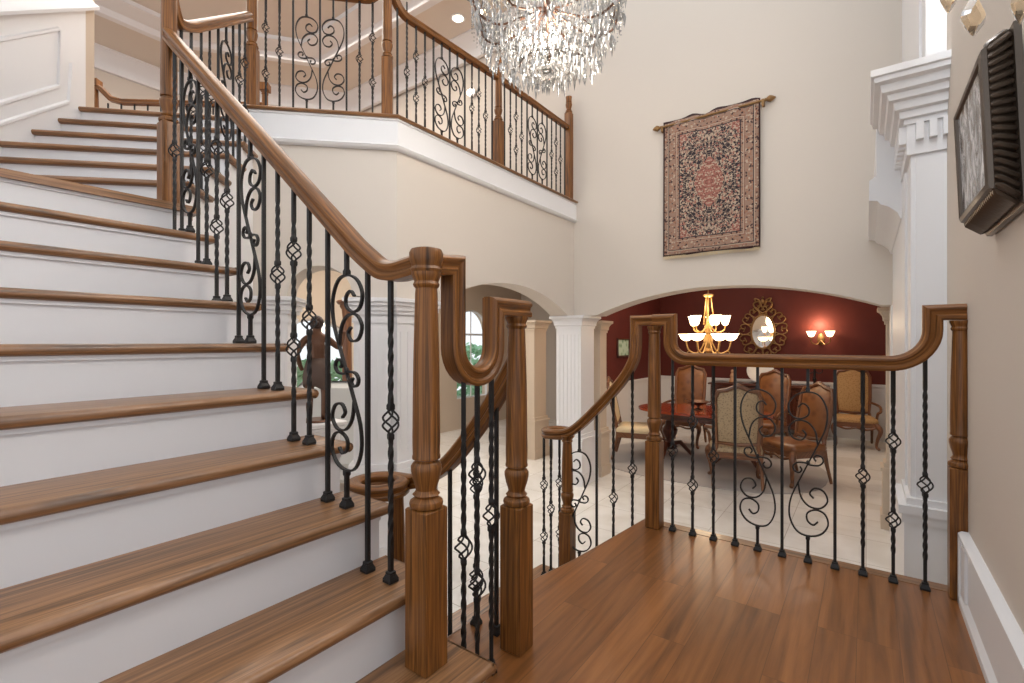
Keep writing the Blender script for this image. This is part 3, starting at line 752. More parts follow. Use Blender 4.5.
def shoe_me():
    mb = MB(); h = .018
    mb.bbox(-h, h, -h, h, 0, .012, .002); mb.add([V((sx * r, sy * r, z)) for r, z in ((.0175, .011), (.0105, .026)) for sx, sy in ((-1, -1), (1, -1), (1, 1), (-1, 1))], [[0, 1, 5, 4], [1, 2, 6, 5], [2, 3, 7, 6], [3, 0, 4, 7], [4, 5, 6, 7]])
    mb.bbox(-.012, .012, -.012, .012, .024, .034, .002)
    o = mb.build('shoe', IRON); me = o.data; bpy.data.objects.remove(o); return me
SHOE = shoe_me()
def scroll_me(flip, kz_=1.0):
    mb = MB()
    def cv(pts): return [V(((x - 205) * .002 * flip, 0, (234 - y) * .002 * kz_)) for x, y in pts]
    rot = lambda pts: [(410 - x, 468 - y) for x, y in pts]
    up = [(226, 107), (216, 98), (204, 106), (204, 123), (222, 133), (241, 126), (247, 103), (232, 80), (205, 71), (180, 79), (165, 110), (168, 150), (186, 193), (205, 234)]
    main = up + rot(up)[::-1][1:]
    c2 = [(217, 158), (209, 168), (219, 181), (238, 177), (246, 156), (231, 138), (207, 139), (190, 158), (184, 190)]
    c3 = [(188, 226), (192, 219), (186, 212), (176, 215), (173, 225), (181, 234), (195, 236), (205, 235)]
    for p in (main, c2, rot(c2), c3, rot(c3)):
        q = cat(cv(p), 4)
        mb.sweep(q, [(-.0055, -.0035), (.0055, -.0035), (.0055, .0035), (-.0055, .0035)], side=(0, 1, 0), smooth=True)
    mb.ball((0, 0, .006), .009, 6, (1, 1, 1.4))
    o = mb.build('scroll', IRON); me = o.data; bpy.data.objects.remove(o); return me
SCROLL = {(1, 1.0): scroll_me(1), (-1, 1.0): scroll_me(-1)}
SCROLL[(1, 1.1)] = scroll_me(1, 1.1); SCROLL[(-1, 1.1)] = scroll_me(-1, 1.1)
def lk(me, name, parent, loc, rz=0):
    o = bpy.data.objects.new(name, me); C.objects.link(o); o.parent = parent; o.location = loc; o.rotation_euler = (0, 0, rz); return o
def baluster(parent, x, y, z0, z1, kind, rz=0, shoe=True, flip=1, mid=None, ks=1.0):
    """kind: p plain, s single basket, d double basket, S scroll"""
    mb = MB(); ups = []; H = z1 - z0; m = mid if mid is not None else z0 + .46
    if kind == 'p':
        bar(mb, 0, 0, 0, H)
        bs = []
    elif kind in 'sd':
        bs = [m] if kind == 's' else [m - .18, m + .18]
        tws = []; cols = []
        ed = [z0 + .1] + [q for b_ in bs for q in (b_ - .0375, b_ + .0375)] + [z1 - .12]
        for a, b_ in zip(ed[::2], ed[1::2]):
            if b_ - a > .1: tws.append((a + .03 - z0, b_ - .03 - z0))
        cur = z0; first = True
        for b_ in bs:
            m_ = mb if first else MB()
            bar(m_, 0, 0, cur - z0, b_ - .034 - z0, [q for q in tws if q[0] >= cur - z0 - .001 and q[1] <= b_ - z0], [b_ - .045 - z0] + ([] if first else [cur + .011 - z0]))
            if not first: ups.append(m_)
            cur = b_ + .034; first = False
        m_ = MB(); bar(m_, 0, 0, cur - z0, H, [q for q in tws if q[0] >= cur - z0 - .001], [bs[-1] + .045 - z0]); ups.append(m_)
    else:
        hh = .326 * ks
        bar(mb, 0, 0, 0, m - hh - z0, col=[m - hh - .008 - z0]); m_ = MB(); bar(m_, 0, 0, m + hh - z0, H, col=[m + hh + .008 - z0]); ups.append(m_); bs = []
    o = mb.build('baluster', IRON, parent); o.location = (x, y, z0); o.rotation_euler = (0, 0, rz)
    for m_ in ups: m_.build('bar', IRON, o)
    for b_ in bs: lk(BASKET, 'basket', o, (0, 0, b_ - z0))
    if kind == 'S': lk(SCROLL[(flip, ks)], 'scroll', o, (0, 0, m - z0))
    if shoe: lk(SHOE, 'shoe', o, (0, 0, 0))
    return o
def arc(c, r, a0_, a1_, n, ax, up=V((0, 0, 1))):
    return [V(c) + ax * (r * math.cos(a0_ + (a1_ - a0_) * i / n)) + up * (r * math.sin(a0_ + (a1_ - a0_) * i / n)) for i in range(n + 1)]

# --- main flight balustrade
YB = .963
XN = -1.008
main = thing('stair_balustrade', 'oak and black iron balustrade along the near stair flight, with U-bend handrail', 'balustrade')
newel(main, -1.003, .951, RZ, .45, 1.113, w=.087, cap=True)
newel(main, -2.985, .972, 10 * RZ, .44, 1.5)
def mrail(x): return 1.677 - .033 + (.182 / .226) * (-1.68 - x) + .04     # centre height of the raked rail
pth = [(-2.975, YB + .004, mrail(-2.975))] + cat([(-1.34, YB, mrail(-1.34)), (-1.27, YB, mrail(-1.27) + .008), (-1.205, YB, 1.324), (-1.14, YB - .002, 1.313), (-1.08, YB - .005, 1.317), (-1.015, .953, 1.323)], 5)
pth2 = [V((XN, .951, 1.32)), V((XN, 1.02, 1.326)), V((XN, 1.07, 1.331)), V((XN, 1.07, 1.09))] + arc((XN, 1.164, 1.084), .094, PI, 2 * PI, 16, V((0, 1, 0))) + [V((XN, 1.258, 1.218)), V((XN, 1.45, 1.218))]
mb = MB(); mb.sweep(pth, RAIL); mb.sweep(pth2, RAIL); mb.build('handrail', OAK, main)
pat = ['s', 'p', 'S', 'p', 's', 'd', 's', 'p', 'S', 'p', 's', 'd', 's', 'p', 'S', 'p', 's']
xs = [-1.172, -1.284, -1.396, -1.506, -1.622, -1.727, -1.844, -1.953, -2.065, -2.169, -2.28, -2.384, -2.491, -2.587, -2.685, -2.785, -2.88]
for i, (x, k) in enumerate(zip(xs, pat)):
    n = max(q for q in range(1, 11) if nose(q) > x + .012)
    zt = (mrail(x) if x < -1.36 else min(pth, key=lambda q: abs(q[0] - x))[2]) - .02
    z0 = n * RZ
    m = z0 + (.45 if k == 's' else .53 if k == 'd' else .0)
    if k == 's' and i == 0: m = z0 + .49
    if k == 'S': m = (z0 + zt) / 2 + .005
    baluster(main, x, YB, z0, zt, k, 0, mid=m, flip=1)
for y, k, m in ((1.113, 's', .46), (1.178, 'd', .495), (1.25, 's', .52)):
    zt = 1.084 - math.sqrt(max(.094 ** 2 - (y - 1.164) ** 2, 0)) - .03
    baluster(main, XN, y, 0, zt, k, PI / 4, mid=m)
# second newel carries the end of the U-bend
newel(main, XN - .004, 1.40, 0, .515, 1.19, w=.088)

# --- lower flight, near side
ln = thing('stair_balustrade', 'lower stair balustrade behind the two front newels, ending in an oak volute', 'balustrade')
def volute(c, r, sgn, z, start, n=26, turns=1.05):
    out = []
    for i in range(n + 1):
        t = i / n; a = start + sgn * 2 * PI * turns * t; rr = r * (1 - .12 * t)
        out.append(V((c[0] + rr * math.cos(a), c[1] + rr * math.sin(a), z)))
    return out
YL = 1.42
p = cat([(-1.03, YL, 1.03), (-1.1, YL, .925), (-1.2, YL, .79), (-1.36, YL, .615), (-1.5, YL, .525), (-1.6, YL, .49)], 5)
c = (-1.67, YL - .11)
mb = MB(); mb.sweep(p + volute(c, .11, 1, .485, PI / 2)[1:], RAIL); mb.build('handrail', OAK, ln)
newel(ln, -1.63, YL - .05, -.54, .50, 1.02)
for x, k, z0 in ((-1.12, 'p', -.0), (-1.22, 'd', 0), (-1.36, 'p', -.18), (-1.52, 'p', -.36), (-1.77, 's', -.54)):
    zt = min(p, key=lambda q: abs(q.x - x)).z - .03 if x > -1.6 else .455
    baluster(ln, x, YL if x > -1.6 else YL - .05, z0, zt, k, mid=(z0 + zt) / 2, ks=1.0)

# --- lower flight, far side
lf = thing('stair_balustrade', 'oak and iron balustrade going down left from the far landing newel to a volute', 'balustrade')
YF = 2.80
newel(lf, -1.013, YF, 0, .513, 1.19)
p = [V((-1.0, YF, 1.227)), V((-1.13, YF, 1.227))] + cat([(-1.13, YF, 1.07), (-1.145, YF, .985), (-1.215, YF, .865), (-1.36, YF, .70), (-1.52, YF, .545), (-1.62, YF, .485), (-1.71, YF, .47)], 5)
c = (-1.73, YF + .09)
mb = MB(); mb.sweep(p + volute(c, .09, -1, .465, -PI / 2 - .1)[1:], RAIL, side=(0, 1, 0)); mb.build('handrail', OAK, lf)
newel(lf, -1.606, YF, -.54, .505, 1.01)
for x, k, z0 in ((-1.15, 's', -.18), (-1.275, 's', -.18), (-1.39, 'p', -.36), (-1.515, 'S', -.36)):
    zt = [q for q in p if q.z < 1.0 and abs(q.x - x) < .04][0].z - .025
    baluster(lf, x, YF, z0, zt, k, mid={-1.15: .32, -1.275: .12}.get(x, z0 + .4) if k != 'S' else .05, flip=-1)
for dx, dy, k in ((-.08, .03, 'd'), (-.06, .09, 's'), (-.02, .14, 'd')):
    baluster(lf, -1.73 + dx, YF + dy, -.54, .44, k, mid=-.08)

# --- landing edge
ld = thing('landing_balustrade', 'level balustrade across the far edge of the landing with two iron scrolls', 'balustrade')
p = [V((-1.02, YF, 1.227)), V((-.915, YF, 1.227))] + arc((-.815, YF, 1.1), .1, PI, 1.5 * PI, 8, V((1, 0, 0))) + arc((.085, YF, 1.15), .15, 1.5 * PI, 2 * PI, 10, V((1, 0, 0))) + [V((.235, YF, 1.227)), V((.344, YF, 1.227))]
mb = MB(); mb.sweep(p, RAIL2); mb.build('handrail', OAK, ld)
newel(ld, .329, YF, 0, .56, 1.19, w=.082)
for x, k, fl in ((-.905, 's', 1), (-.792, 'd', 1), (-.68, 's', 1), (-.569, 'p', 1), (-.459, 'S', 1), (-.346, 'p', 1), (-.233, 'S', -1), (-.121, 'p', 1), (-.012, 's', 1), (.1, 'd', 1), (.211, 's', 1)):
    zt = .97 if -.8 < x < .09 else (1.0 if x < 0 else (1.15 - math.sqrt(.15 ** 2 - (x - .085) ** 2)) - .03)
    baluster(ld, x, YF, 0, zt, k, mid=.465 if k in 'sdp' else .49, flip=fl, ks=1.1)

# --- upper flight
uf = thing('stair_balustrade', 'upper flight balustrade between the tall stair newel and the balcony', 'balustrade')
def urail(a): return 10 * RZ + .86 + (a - .13) * (RZ / .245) + .165
q0 = [ab(.02, 0, 3.04), ab(.10, 0, urail(.10) + .07), ab(.17, 0, urail(.17) + .02), ab(.28, 0, urail(.28))]
p = cat(q0, 5) + [ab(1.13, 0, urail(1.13))]
mb = MB(); mb.sweep(p, RAIL); mb.build('handrail', OAK, uf)
for i, (a, k) in enumerate(zip([.16, .27, .39, .5, .62, .74, .85, .96, 1.06], ['p', 's', 'd', 's', 'p', 'S', 'p', 's', 'd'])):
    n = max(10 + j for j in range(7) if (0 if j == 0 else NA[j - 1]) <= a - .02 or j == 0)
    z0 = n * RZ; q = ab(a, 0); zt = urail(a) - .03 + (.06 if i == 0 else 0)
    baluster(uf, q.x, q.y, z0, zt, k, PI * .75, mid=(z0 + zt) / 2 if k == 'S' else z0 + .46)

# --- balcony
bl = thing('balcony_balustrade', 'long iron balustrade with oak posts along the balcony edge', 'balustrade')
na_ = ab(aE + .045, 0, ZB); nb_ = ab(aE + .03, .0424 - aE - .03, ZB); nb_ = V((-3.125, nb_.y - .065, ZB))
nc_ = V((-3.075, 3.93, ZB)); nd_ = V((-3.075, 5.4, ZB))
newel(bl, na_.x, na_.y, ZB, .47, 1.2, rot=PI / 4); newel(bl, nb_.x, nb_.y, ZB, .48, 1.25, rot=PI / 4); newel(bl, nc_.x, nc_.y, ZB, .48, 1.13); newel(bl, nd_.x, nd_.y, ZB, 1.12, 1.33)
zr = ZB + .90
dA = (nb_ - na_); dA.z = 0; LA = dA.length; dA.normalize()
pa_ = [na_ + V((0, 0, 1.16)), na_ + dA * .07 + V((0, 0, 1.16)), na_ + dA * .07 + V((0, 0, 1.0))] + [na_ + dA * (.17 + .1 * -math.cos(t)) + V((0, 0, 1.055 - .1 * math.sin(t))) for t in [PI / 2 * i / 6 for i in range(7)]]
pa_ += [nb_ - dA * (.17 - .1 * math.sin(t)) + V((0, 0, 1.055 - .1 * math.cos(t))) for t in [PI / 2 * i / 6 for i in range(7)]] + [nb_ - dA * .07 + V((0, 0, 1.16)), nb_ + V((0, 0, 1.16))]
Yd = V((0, 1, 0))
nb2 = V((-3.085, nb_.y, ZB)); pb = [nb_ + V((0, 0, 1.16)), nb_ + Yd * .06 + V((0, 0, 1.16))] + [nb_ + Yd * (.22 - .16 * math.cos(t)) + V((0, 0, 1.09 - .16 * math.sin(t))) for t in [PI / 2 * i / 8 for i in range(9)]] + [nc_ + V((0, 0, .93)), nd_ + V((0, 0, .93))]
mb = MB(); mb.sweep(pa_, RAIL); mb.sweep(pb, RAIL); mb.build('handrail', OAK, bl)
k9 = [('d', 1), ('s', 1), ('p', 1), ('S', 1), ('p', 1), ('S', -1), ('p', 1), ('s', 1), ('d', 1)]
for i, (k, fl) in enumerate(k9):
    q = na_ + dA * (LA * (i + 1) / 10.15); zt = ZB + .925
    baluster(bl, q.x, q.y, ZB, zt, k, PI / 4, shoe=False, mid=ZB + (.46 if k != 'S' else .43), flip=fl)
k13 = [('p', 1), ('s', 1), ('d', 1), ('s', 1), ('p', 1), ('S', 1), ('p', 1), ('S', -1), ('p', 1), ('s', 1), ('d', 1), ('s', 1), ('p', 1)]
for A_, B_ in ((nb_, nc_), (nc_, nd_)):
    for i, (k, fl) in enumerate(k13):
        q = A_.lerp(B_, (i + 1) / 14)
        zt = ZB + (.90 if (q.y - nb_.y) > .22 else 1.05)
        baluster(bl, q.x, q.y, ZB, zt, k, PI / 2, shoe=False, mid=ZB + (.46 if k != 'S' else .43), flip=fl)

# --- distant upstairs railing
fr = thing('upstairs_balustrade', 'small distant balustrade at the top of the stairs beside the white knee wall', 'balustrade')
f0, f1 = V((-6.98, 1.56, ZB)), V((-5.53, 2.74, ZB)); fd = (f1 - f0); Lf = fd.length; fd.normalize()
newel(fr, f0.x, f0.y, ZB, .4, 1.1, rot=PI / 4); newel(fr, f1.x, f1.y, ZB, .4, 1.05, rot=PI / 4)
mb = MB()
for q in (f0, f1): mb.box(-.05, .05, -.05, .05, 0, .08, T(q.x, q.y, ZB + 1.05, PI / 4), grain=2)
mb.sweep([f0 + V((0, 0, 1.07)), f0 + fd * .08 + V((0, 0, 1.02)), f0 + fd * .18 + V((0, 0, .92)), f0 + fd * .3 + V((0, 0, .89)), f1 + V((0, 0, .89))], RAIL); mb.build('handrail', OAK, fr)
for i in range(12):
    q = f0 + fd * (Lf * (i + 1) / 13); baluster(fr, q.x, q.y, ZB, ZB + .87, 'p', PI / 4, shoe=False)

# ------------------------------------------------------------------ tapestry
tx, tz, hw, hh = -1.37, 2.835, .50, .765
t = thing('hanging_carpet', 'red and navy patterned carpet hanging from a rod on the tall beige wall', 'carpet', (tx, YW - .05, tz))
mb = MB(); nx, nz = 24, 30; vs = []; fs = []
for j in range(nz + 1):
    for i in range(nx + 1):
        x = -hw + 2 * hw * i / nx; z = -hh + 2 * hh * j / nz
        sag = .012 * math.sin(i * 1.3) * (j / nz) ** 3
        dz = (.012 * math.sin(i * .9 + 1) if j == nz else 0) + (-.008 * math.sin(i * .35) * (1 - j / nz))
        vs.append((x, .012 * math.sin(i * .55 + j * .05) - .0 + sag, z + dz))
for j in range(nz):
    for i in range(nx): fs.append([j * (nx + 1) + i, j * (nx + 1) + i + 1, (j + 1) * (nx + 1) + i + 1, (j + 1) * (nx + 1) + i])
mb.add(vs, fs, smooth=True); o = mb.build('carpet_cloth', carpet_mat(hw, hh), t)
md = o.modifiers.new('t', 'SOLIDIFY'); md.thickness = .008
mb = MB()
for i in range(90):
    x = -hw + .01 + 2 * (hw - .01) * i / 89
    mb.tube([(x, 0, -hh), (x + random.uniform(-.004, .004), -.004, -hh - .035)], [.004, .0025], 4)
mb.build('fringe', CREAMF, t)['kind'] = 'stuff'
t = thing('curtain_rod', 'bronze rod with finials holding the hanging carpet', 'rod', (tx, YW - .05, tz + hh - .045))
mb = MB(); mb.tube([(-hw - .02, 0, 0), (hw + .04, 0, 0)], .012, 10); mb.build('pole', GOLD, t)
for s, xx in ((-1, -hw - .02), (1, hw + .04)):
    mb = MB(); mb.lathe([(.012, 0), (.02, .005), (.014, .015), (.026, .03), (.034, .05), (.024, .075), (.006, .1), (0, .104)], 12, Matrix.Translation((xx, 0, 0)) @ Matrix.Rotation(s * PI / 2, 4, 'Y')); mb.build('finial', GOLD, t)
for xx in (-hw - .012, hw + .025):
    mb = MB(); mb.box(xx - .012, xx + .012, -.012, .05, -.05, .012); mb.build('bracket', GOLD, t)

# ------------------------------------------------------------------ framed picture on the right wall
ta = -.04; pf = thing('framed_picture', 'dark fluted frame around a grey picture on the right wall', 'picture', (.34 - (.34 * math.cos(ta) + 1.5 * math.sin(ta)), 0, 1.5 - (1.5 * math.cos(ta) - .34 * math.sin(ta)))); pf.rotation_euler = (0, ta, 0)
def rect(x, y0_, y1_, z0, z1): return [V((x, y0_, z0)), V((x, y1_, z0)), V((x, y1_, z1)), V((x, y0_, z1))]
def ringface(mb, A, B):
    mb.add(A + B, [[i, (i + 1) % 4, 4 + (i + 1) % 4, 4 + i] for i in range(4)])
FRM = flat('dark_bronze_wood', (86, 74, 64), .3, .4, .25, 40)
yA, yB, zA, zB_ = 1.71, 2.16, 1.497, 1.853
ri = [rect(.258, yA + .026, yB - .022, zA + .022, zB_ - .022), rect(.25, yA + .022, yB - .018, zA + .018, zB_ - .018), rect(.247, yA + .01, yB - .01, zA + .01, zB_ - .01), rect(.252, yA, yB, zA, zB_), rect(.262, yA - .004, yB + .004, zA - .004, zB_ + .004)]
mb = MB()
for p, q in zip(ri[:-1], ri[1:]): ringface(mb, q, p)
ro = [rect(.316, yA + .06, yB + .06, zA - .035, zB_ + .06), rect(.322, yA + .05, yB + .07, zA - .045, zB_ + .072), rect(.336, yA + .046, yB + .075, zA - .047, zB_ + .074)]
ringface(mb, ro[0], ri[-1]); ringface(mb, ro[1], ro[0]); ringface(mb, ro[2], ro[1])
fo = mb.build('frame', FRM, pf)
mb = MB(); base, end = ri[-1], ro[0]
for i in range(4):
    a0_, a1_, b0_, b1_ = base[i], base[(i + 1) % 4], end[i], end[(i + 1) % 4]
    n = 18 if i % 2 else 22
    nr = (b0_ - a0_).cross(a1_ - a0_).normalized(); ctr = V((.29, (yA + yB) / 2, (zA + zB_) / 2))
    if nr.dot(a0_ - ctr) < 0: nr = -nr
    for k in range(n):
        s = (k + .5) / n; pA, pB = a0_.lerp(a1_, s), b0_.lerp(b1_, s)
        r = (a1_ - a0_).length / n * .42
        mb.tube([pA.lerp(pB, .02), pA.lerp(pB, .12) + nr * r * .35, pA.lerp(pB, .88) + nr * r * .35, pA.lerp(pB, .98)], [r * .5, r, r, r * .5], 7)
mb.build('fluted_band', FRM, pf)
m, nt, b = newmat('grey_picture'); N = nt.nodes.new; L = nt.links.new
tc = N('ShaderNodeTexCoord'); n1 = N('ShaderNodeTexNoise'); n1.inputs['Scale'].default_value = 14; n1.inputs['Detail'].default_value = 9; n1.inputs['Roughness'].default_value = .75; n1.inputs['Distortion'].default_value = .8
mp = N('ShaderNodeMapping'); mp.inputs['Scale'].default_value = (1, 1.6, .8); L(tc.outputs['Object'], mp.inputs[0]); L(mp.outputs[0], n1.inputs['Vector'])
cr = N('ShaderNodeValToRGB'); cr.color_ramp.elements[0].position = .4; cr.color_ramp.elements[0].color = lin((52, 50, 52)); cr.color_ramp.elements[1].position = .58; cr.color_ramp.elements[1].color = lin((206, 206, 208))
L(n1.outputs['Fac'], cr.inputs['Fac']); L(cr.outputs['Color'], b.inputs['Base Color']); b.inputs['Roughness'].default_value = .25
mb = MB(); mb.box(.257, .27, yA + .02, yB - .02, zA + .02, zB_ - .02); mb.build('print', m, pf)

# ------------------------------------------------------------------ crystals
def drop_pts(c, r, h, M=None, seg=6):
    c = V(c); vs = [c + V((0, 0, h * .35))]
    for k in range(seg): vs.append(c + V((r * math.cos(2 * PI * k / seg), r * math.sin(2 * PI * k / seg), 0)))
    vs.append(c + V((0, 0, -h * .65)))
    fs = [[0, 1 + k, 1 + (k + 1) % seg] for k in range(seg)] + [[seg + 1, 1 + (k + 1) % seg, 1 + k] for k in range(seg)]
    return vs, fs
def facet(mb, c, r, h, seg=6):
    vs, fs = drop_pts(c, r, h, seg=seg); mb.add(vs, fs)
def crystal_chandelier():
    cx, cy = -1.925, 3.05
    root = thing('crystal_chandelier', 'large crystal chandelier hanging at the top of the picture in front of the balcony', 'chandelier', (cx, cy, 3.53))
    rng = random.Random(3)
    mb = MB(); mb.lathe([(.0, -.02), (.03, -.02), (.03, .1), (.02, .16), (.04, .24), (.05, .3), (.04, .38), (.02, .5), (.015, .9), (.0, .9)], 16); mb.tube([(0, 0, .88), (0, 0, 3.2)], .01, 6)
    for R_, z in ((.5, .0), (.36, -.2), (.2, -.36)):
        mb.tube([(R_ * math.cos(2 * PI * k / 32), R_ * math.sin(2 * PI * k / 32), z) for k in range(32)], .004, 6, closed=True)
    mb.build('stem', BRONZE, root, angle=50)
    for k in range(10):
        a = 2 * PI * k / 10 + .2; d = V((math.cos(a), math.sin(a), 0))
        mb = MB(); mb.tube(cat([d * .05 + V((0, 0, .05)), d * .2 + V((0, 0, -.04)), d * .38 + V((0, 0, -.1)), d * .52 + V((0, 0, -.03)), d * .56 + V((0, 0, .06))], 5), .009, 6)
        arm = mb.build('arm', BRONZE, root)
        mb = MB(); mb.lathe([(.01, .05), (.045, .065), (.055, .085), (.05, .085), (.03, .07)], 12, Matrix.Translation(d * .56)); mb.build('drip_cup', CRYSTAL, arm)
        mb = MB(); mb.lathe([(.012, .07), (.012, .15), (0, .15)], 8, Matrix.Translation(d * .56)); mb.build('candle', CREAMF, arm)
        mb = MB(); mb.ball(d * .56 + V((0, 0, .185)), .018, 8, (1, 1, 2)); mb.build('bulb', BULB, arm)
    # hanging drops; the largest at the lower rims become parts of their own
    drops = []; chains = MB()
    def strand(p0, p1, n, sag, size):
        for i in range(n + 1):
            t = i / n; q = V(p0).lerp(V(p1), t); q.z -= sag * 4 * t * (1 - t)
            facet(chains, q, size, size * 2.2, 5)
    for R_, z, n, h, r in ((.57, .02, 44, .105, .012), (.53, -.09, 40, .10, .012), (.48, -.2, 40, .12, .013), (.42, -.28, 38, .12, .014), (.35, -.34, 34, .12, .015), (.27, -.37, 28, .13, .016), (.19, -.385, 20, .13, .017), (.11, -.385, 12, .13, .017)):
        for k in range(n):
            a = 2 * PI * (k + rng.uniform(-.25, .25)) / n
            rr = R_ * rng.uniform(.93, 1.05); zz = z + rng.uniform(-.04, .03)
            drops.append((rr * math.cos(a), rr * math.sin(a), zz, r * rng.uniform(.8, 1.25), h * rng.uniform(.6, 1.2)))
    for k in range(40):      # chains from the stem to the rim and from rim to bowl
        a = 2 * PI * k / 40 + rng.uniform(-.04, .04); d = V((math.cos(a), math.sin(a), 0))
        strand(d * .06 + V((0, 0, .55)), d * .5 + V((0, 0, .02)), 18, .12, .008)
        strand(d * .5 + V((0, 0, .0)), d * .2 + V((0, 0, -.36)), 16, .05, .009)
        strand(d * .2 + V((0, 0, -.36)), V((0, 0, -.39)), 7, .03, .009)
        strand(d * .56 + V((0, 0, .1)), d * .56 + V((0, 0, -.12)), 7, 0, .007)
    for k in range(1100):
        a = rng.random() * 2 * PI; R_ = .57 * math.sqrt(rng.random()); z = .12 - (1 - (R_ / .57) ** 2.6) * rng.uniform(.0, .5)
        facet(chains, (R_ * math.cos(a), R_ * math.sin(a), z), rng.uniform(.008, .015), rng.uniform(.05, .1))
    drops.sort(key=lambda q: (q[0] * math.sin(th) - q[1] * math.cos(th)) * .4 - q[2], reverse=True)
    for x, y, z, r, h in drops[:100]:
        mb = MB(); facet(mb, (x, y, z), r, h); mb.tube([(x, y, z + h * .3), (x, y, z + .09)], .0015, 3); mb.build('crystal_drop', CRYSTAL, root, angle=5)
    for x, y, z, r, h in drops[100:]: facet(chains, (x, y, z), r, h)
    mb = chains.build('crystal_strands', CRYSTAL, root, angle=5); mb['kind'] = 'stuff'
    return root
crystal_chandelier()
# crystal wall sconce above the picture: only its lowest drops come into view
cs = thing('crystal_sconce', 'amber crystal wall sconce hanging above the dark picture frame at top right', 'sconce', (XR, 1.6, 2.3))
mb = MB(); mb.lathe([(.07, 0), (.06, .015), (.02, .03), (0, .032)], 16, Matrix.Rotation(-PI / 2, 4, 'Y')); mb.build('backplate', GOLD, cs)
for s, (dx, dy) in enumerate(((-.19, -.04), (-.145, -.07), (-.075, -.125))):
    mb = MB(); mb.tube(cat([(-.02, 0, 0), (dx * .6, dy * .5, -.08), (dx, dy, -.05), (dx, dy, .02)], 5), .006, 6)
    arm = mb.build('arm', GOLD, cs)
    mb = MB(); mb.lathe([(.008, .02), (.03, .03), (.036, .05), (.03, .045)], 12, Matrix.Translation((dx, dy, 0))); mb.build('cup', GOLD, arm)
def kite(name, x, y, z, w, h, mat):
    """flat faceted pendalogue facing the room"""
    mb = MB(); c = V((x, y, z)); sd = V((Q, Q, 0)); nrm = V((-Q, Q, 0)) * -1
    out = [(0, .5), (.14, .34), (.42, .06), (.5, -.08), (.42, -.2), (.1, -.46), (0, -.5), (-.1, -.46), (-.42, -.2), (-.5, -.08), (-.42, .06), (-.14, .34)]
    ins = [(px_ * .6, pz * .62) for px_, pz in out]
    vs = [c + sd * (px_ * w) + V((0, 0, pz * h)) for px_, pz in out]
    f1_ = [c + sd * (px_ * w) + V((0, 0, pz * h)) + nrm * w * .16 for px_, pz in ins]; f2_ = [q - nrm * w * .32 for q in f1_]
    n = len(out); vs = vs + f1_ + f2_; fs = [[2 * n - 1 - i for i in range(n)], [2 * n + i for i in range(n)]]
    for i in range(n):
        j = (i + 1) % n; fs += [[i, j, n + j, n + i], [j, i, 2 * n + i, 2 * n + j]]
    mb.add(vs, fs); mb.tube([c + V((0, 0, h * .5)), c + V((0, 0, .35 if z < 1.95 else .2))], .0015, 3)
    mb.ball(c + V((0, 0, h * .62)), .008, 8)
    return mb
for u, v, dist, w, h in ((973, 15, 1.115, .07, .1), (948, -4, 1.16, .05, .085), (1020, 2, 1.03, .05, .1), (1000, -22, 1.08, .05, .085)):
    p = V((0, 0, HC)) + ray(u, v) * dist - V((XR, 1.6, 2.3))
    kite('crystal_drop', p.x, p.y, p.z, w, h, AMBER).build('crystal_drop', AMBER, cs, angle=5)

# ------------------------------------------------------------------ dining room furniture
def oval(hx, hy, n=40, e=2.4):
    return [(math.copysign(abs(math.cos(2 * PI * i / n)) ** (2 / e), math.cos(2 * PI * i / n)) * hx, math.copysign(abs(math.sin(2 * PI * i / n)) ** (2 / e), math.sin(2 * PI * i / n)) * hy) for i in range(n)]
tb = thing('dining_table', 'oval red cherry dining table under the lit chandelier', 'table', (-2.0, 7.6, ZF + .012))
mb = MB(); mb.prism(oval(.97, .58), .735, .77, grain=0); mb.build('tabletop', TABLEW, tb)
mb = MB(); mb.prism(oval(.82, .45), .63, .735, grain=0); mb.build('apron', DKWOOD, tb)
for s in (-1, 1):
    mb = MB(); M = Matrix.Translation((s * .5, 0, 0))
    mb.lathe([(.1, .12), (.12, .16), (.07, .2), (.06, .26), (.11, .36), (.12, .42), (.07, .5), (.06, .56), (.12, .62), (.14, .635)], 16, M)
    for k in range(3):
        a = k * 2 * PI / 3 + (PI / 2 if s > 0 else PI / 2 + PI); d = V((math.cos(a), math.sin(a), 0))
        mb.tube([V((s * .5, 0, .2)) + d * .05, V((s * .5, 0, .22)) + d * .16, V((s * .5, 0, .1)) + d * .27, V((s * .5, 0, .032)) + d * .34], [.035, .035, .03, .03], 8)
    mb.build('pedestal', DKWOOD, tb)
bb = thing('fruit_bowl', 'dark footed bowl in the middle of the dining table', 'bowl', (-2.05, 7.55, ZF + .782))
mb = MB(); mb.lathe([(.0, 0), (.06, 0), (.06, .01), (.02, .03), (.02, .06), (.1, .09), (.16, .13), (.15, .135), (.09, .1), (0, .07)], 20); mb.build('basin', BRONZE, bb)
for s in (-1, 1):
    mb = MB(); mb.tube(cat([(s * .15, 0, .12), (s * .2, 0, .16), (s * .21, 0, .1), (s * .13, 0, .09)], 4), .007, 6); mb.build('handle', BRONZE, bb)

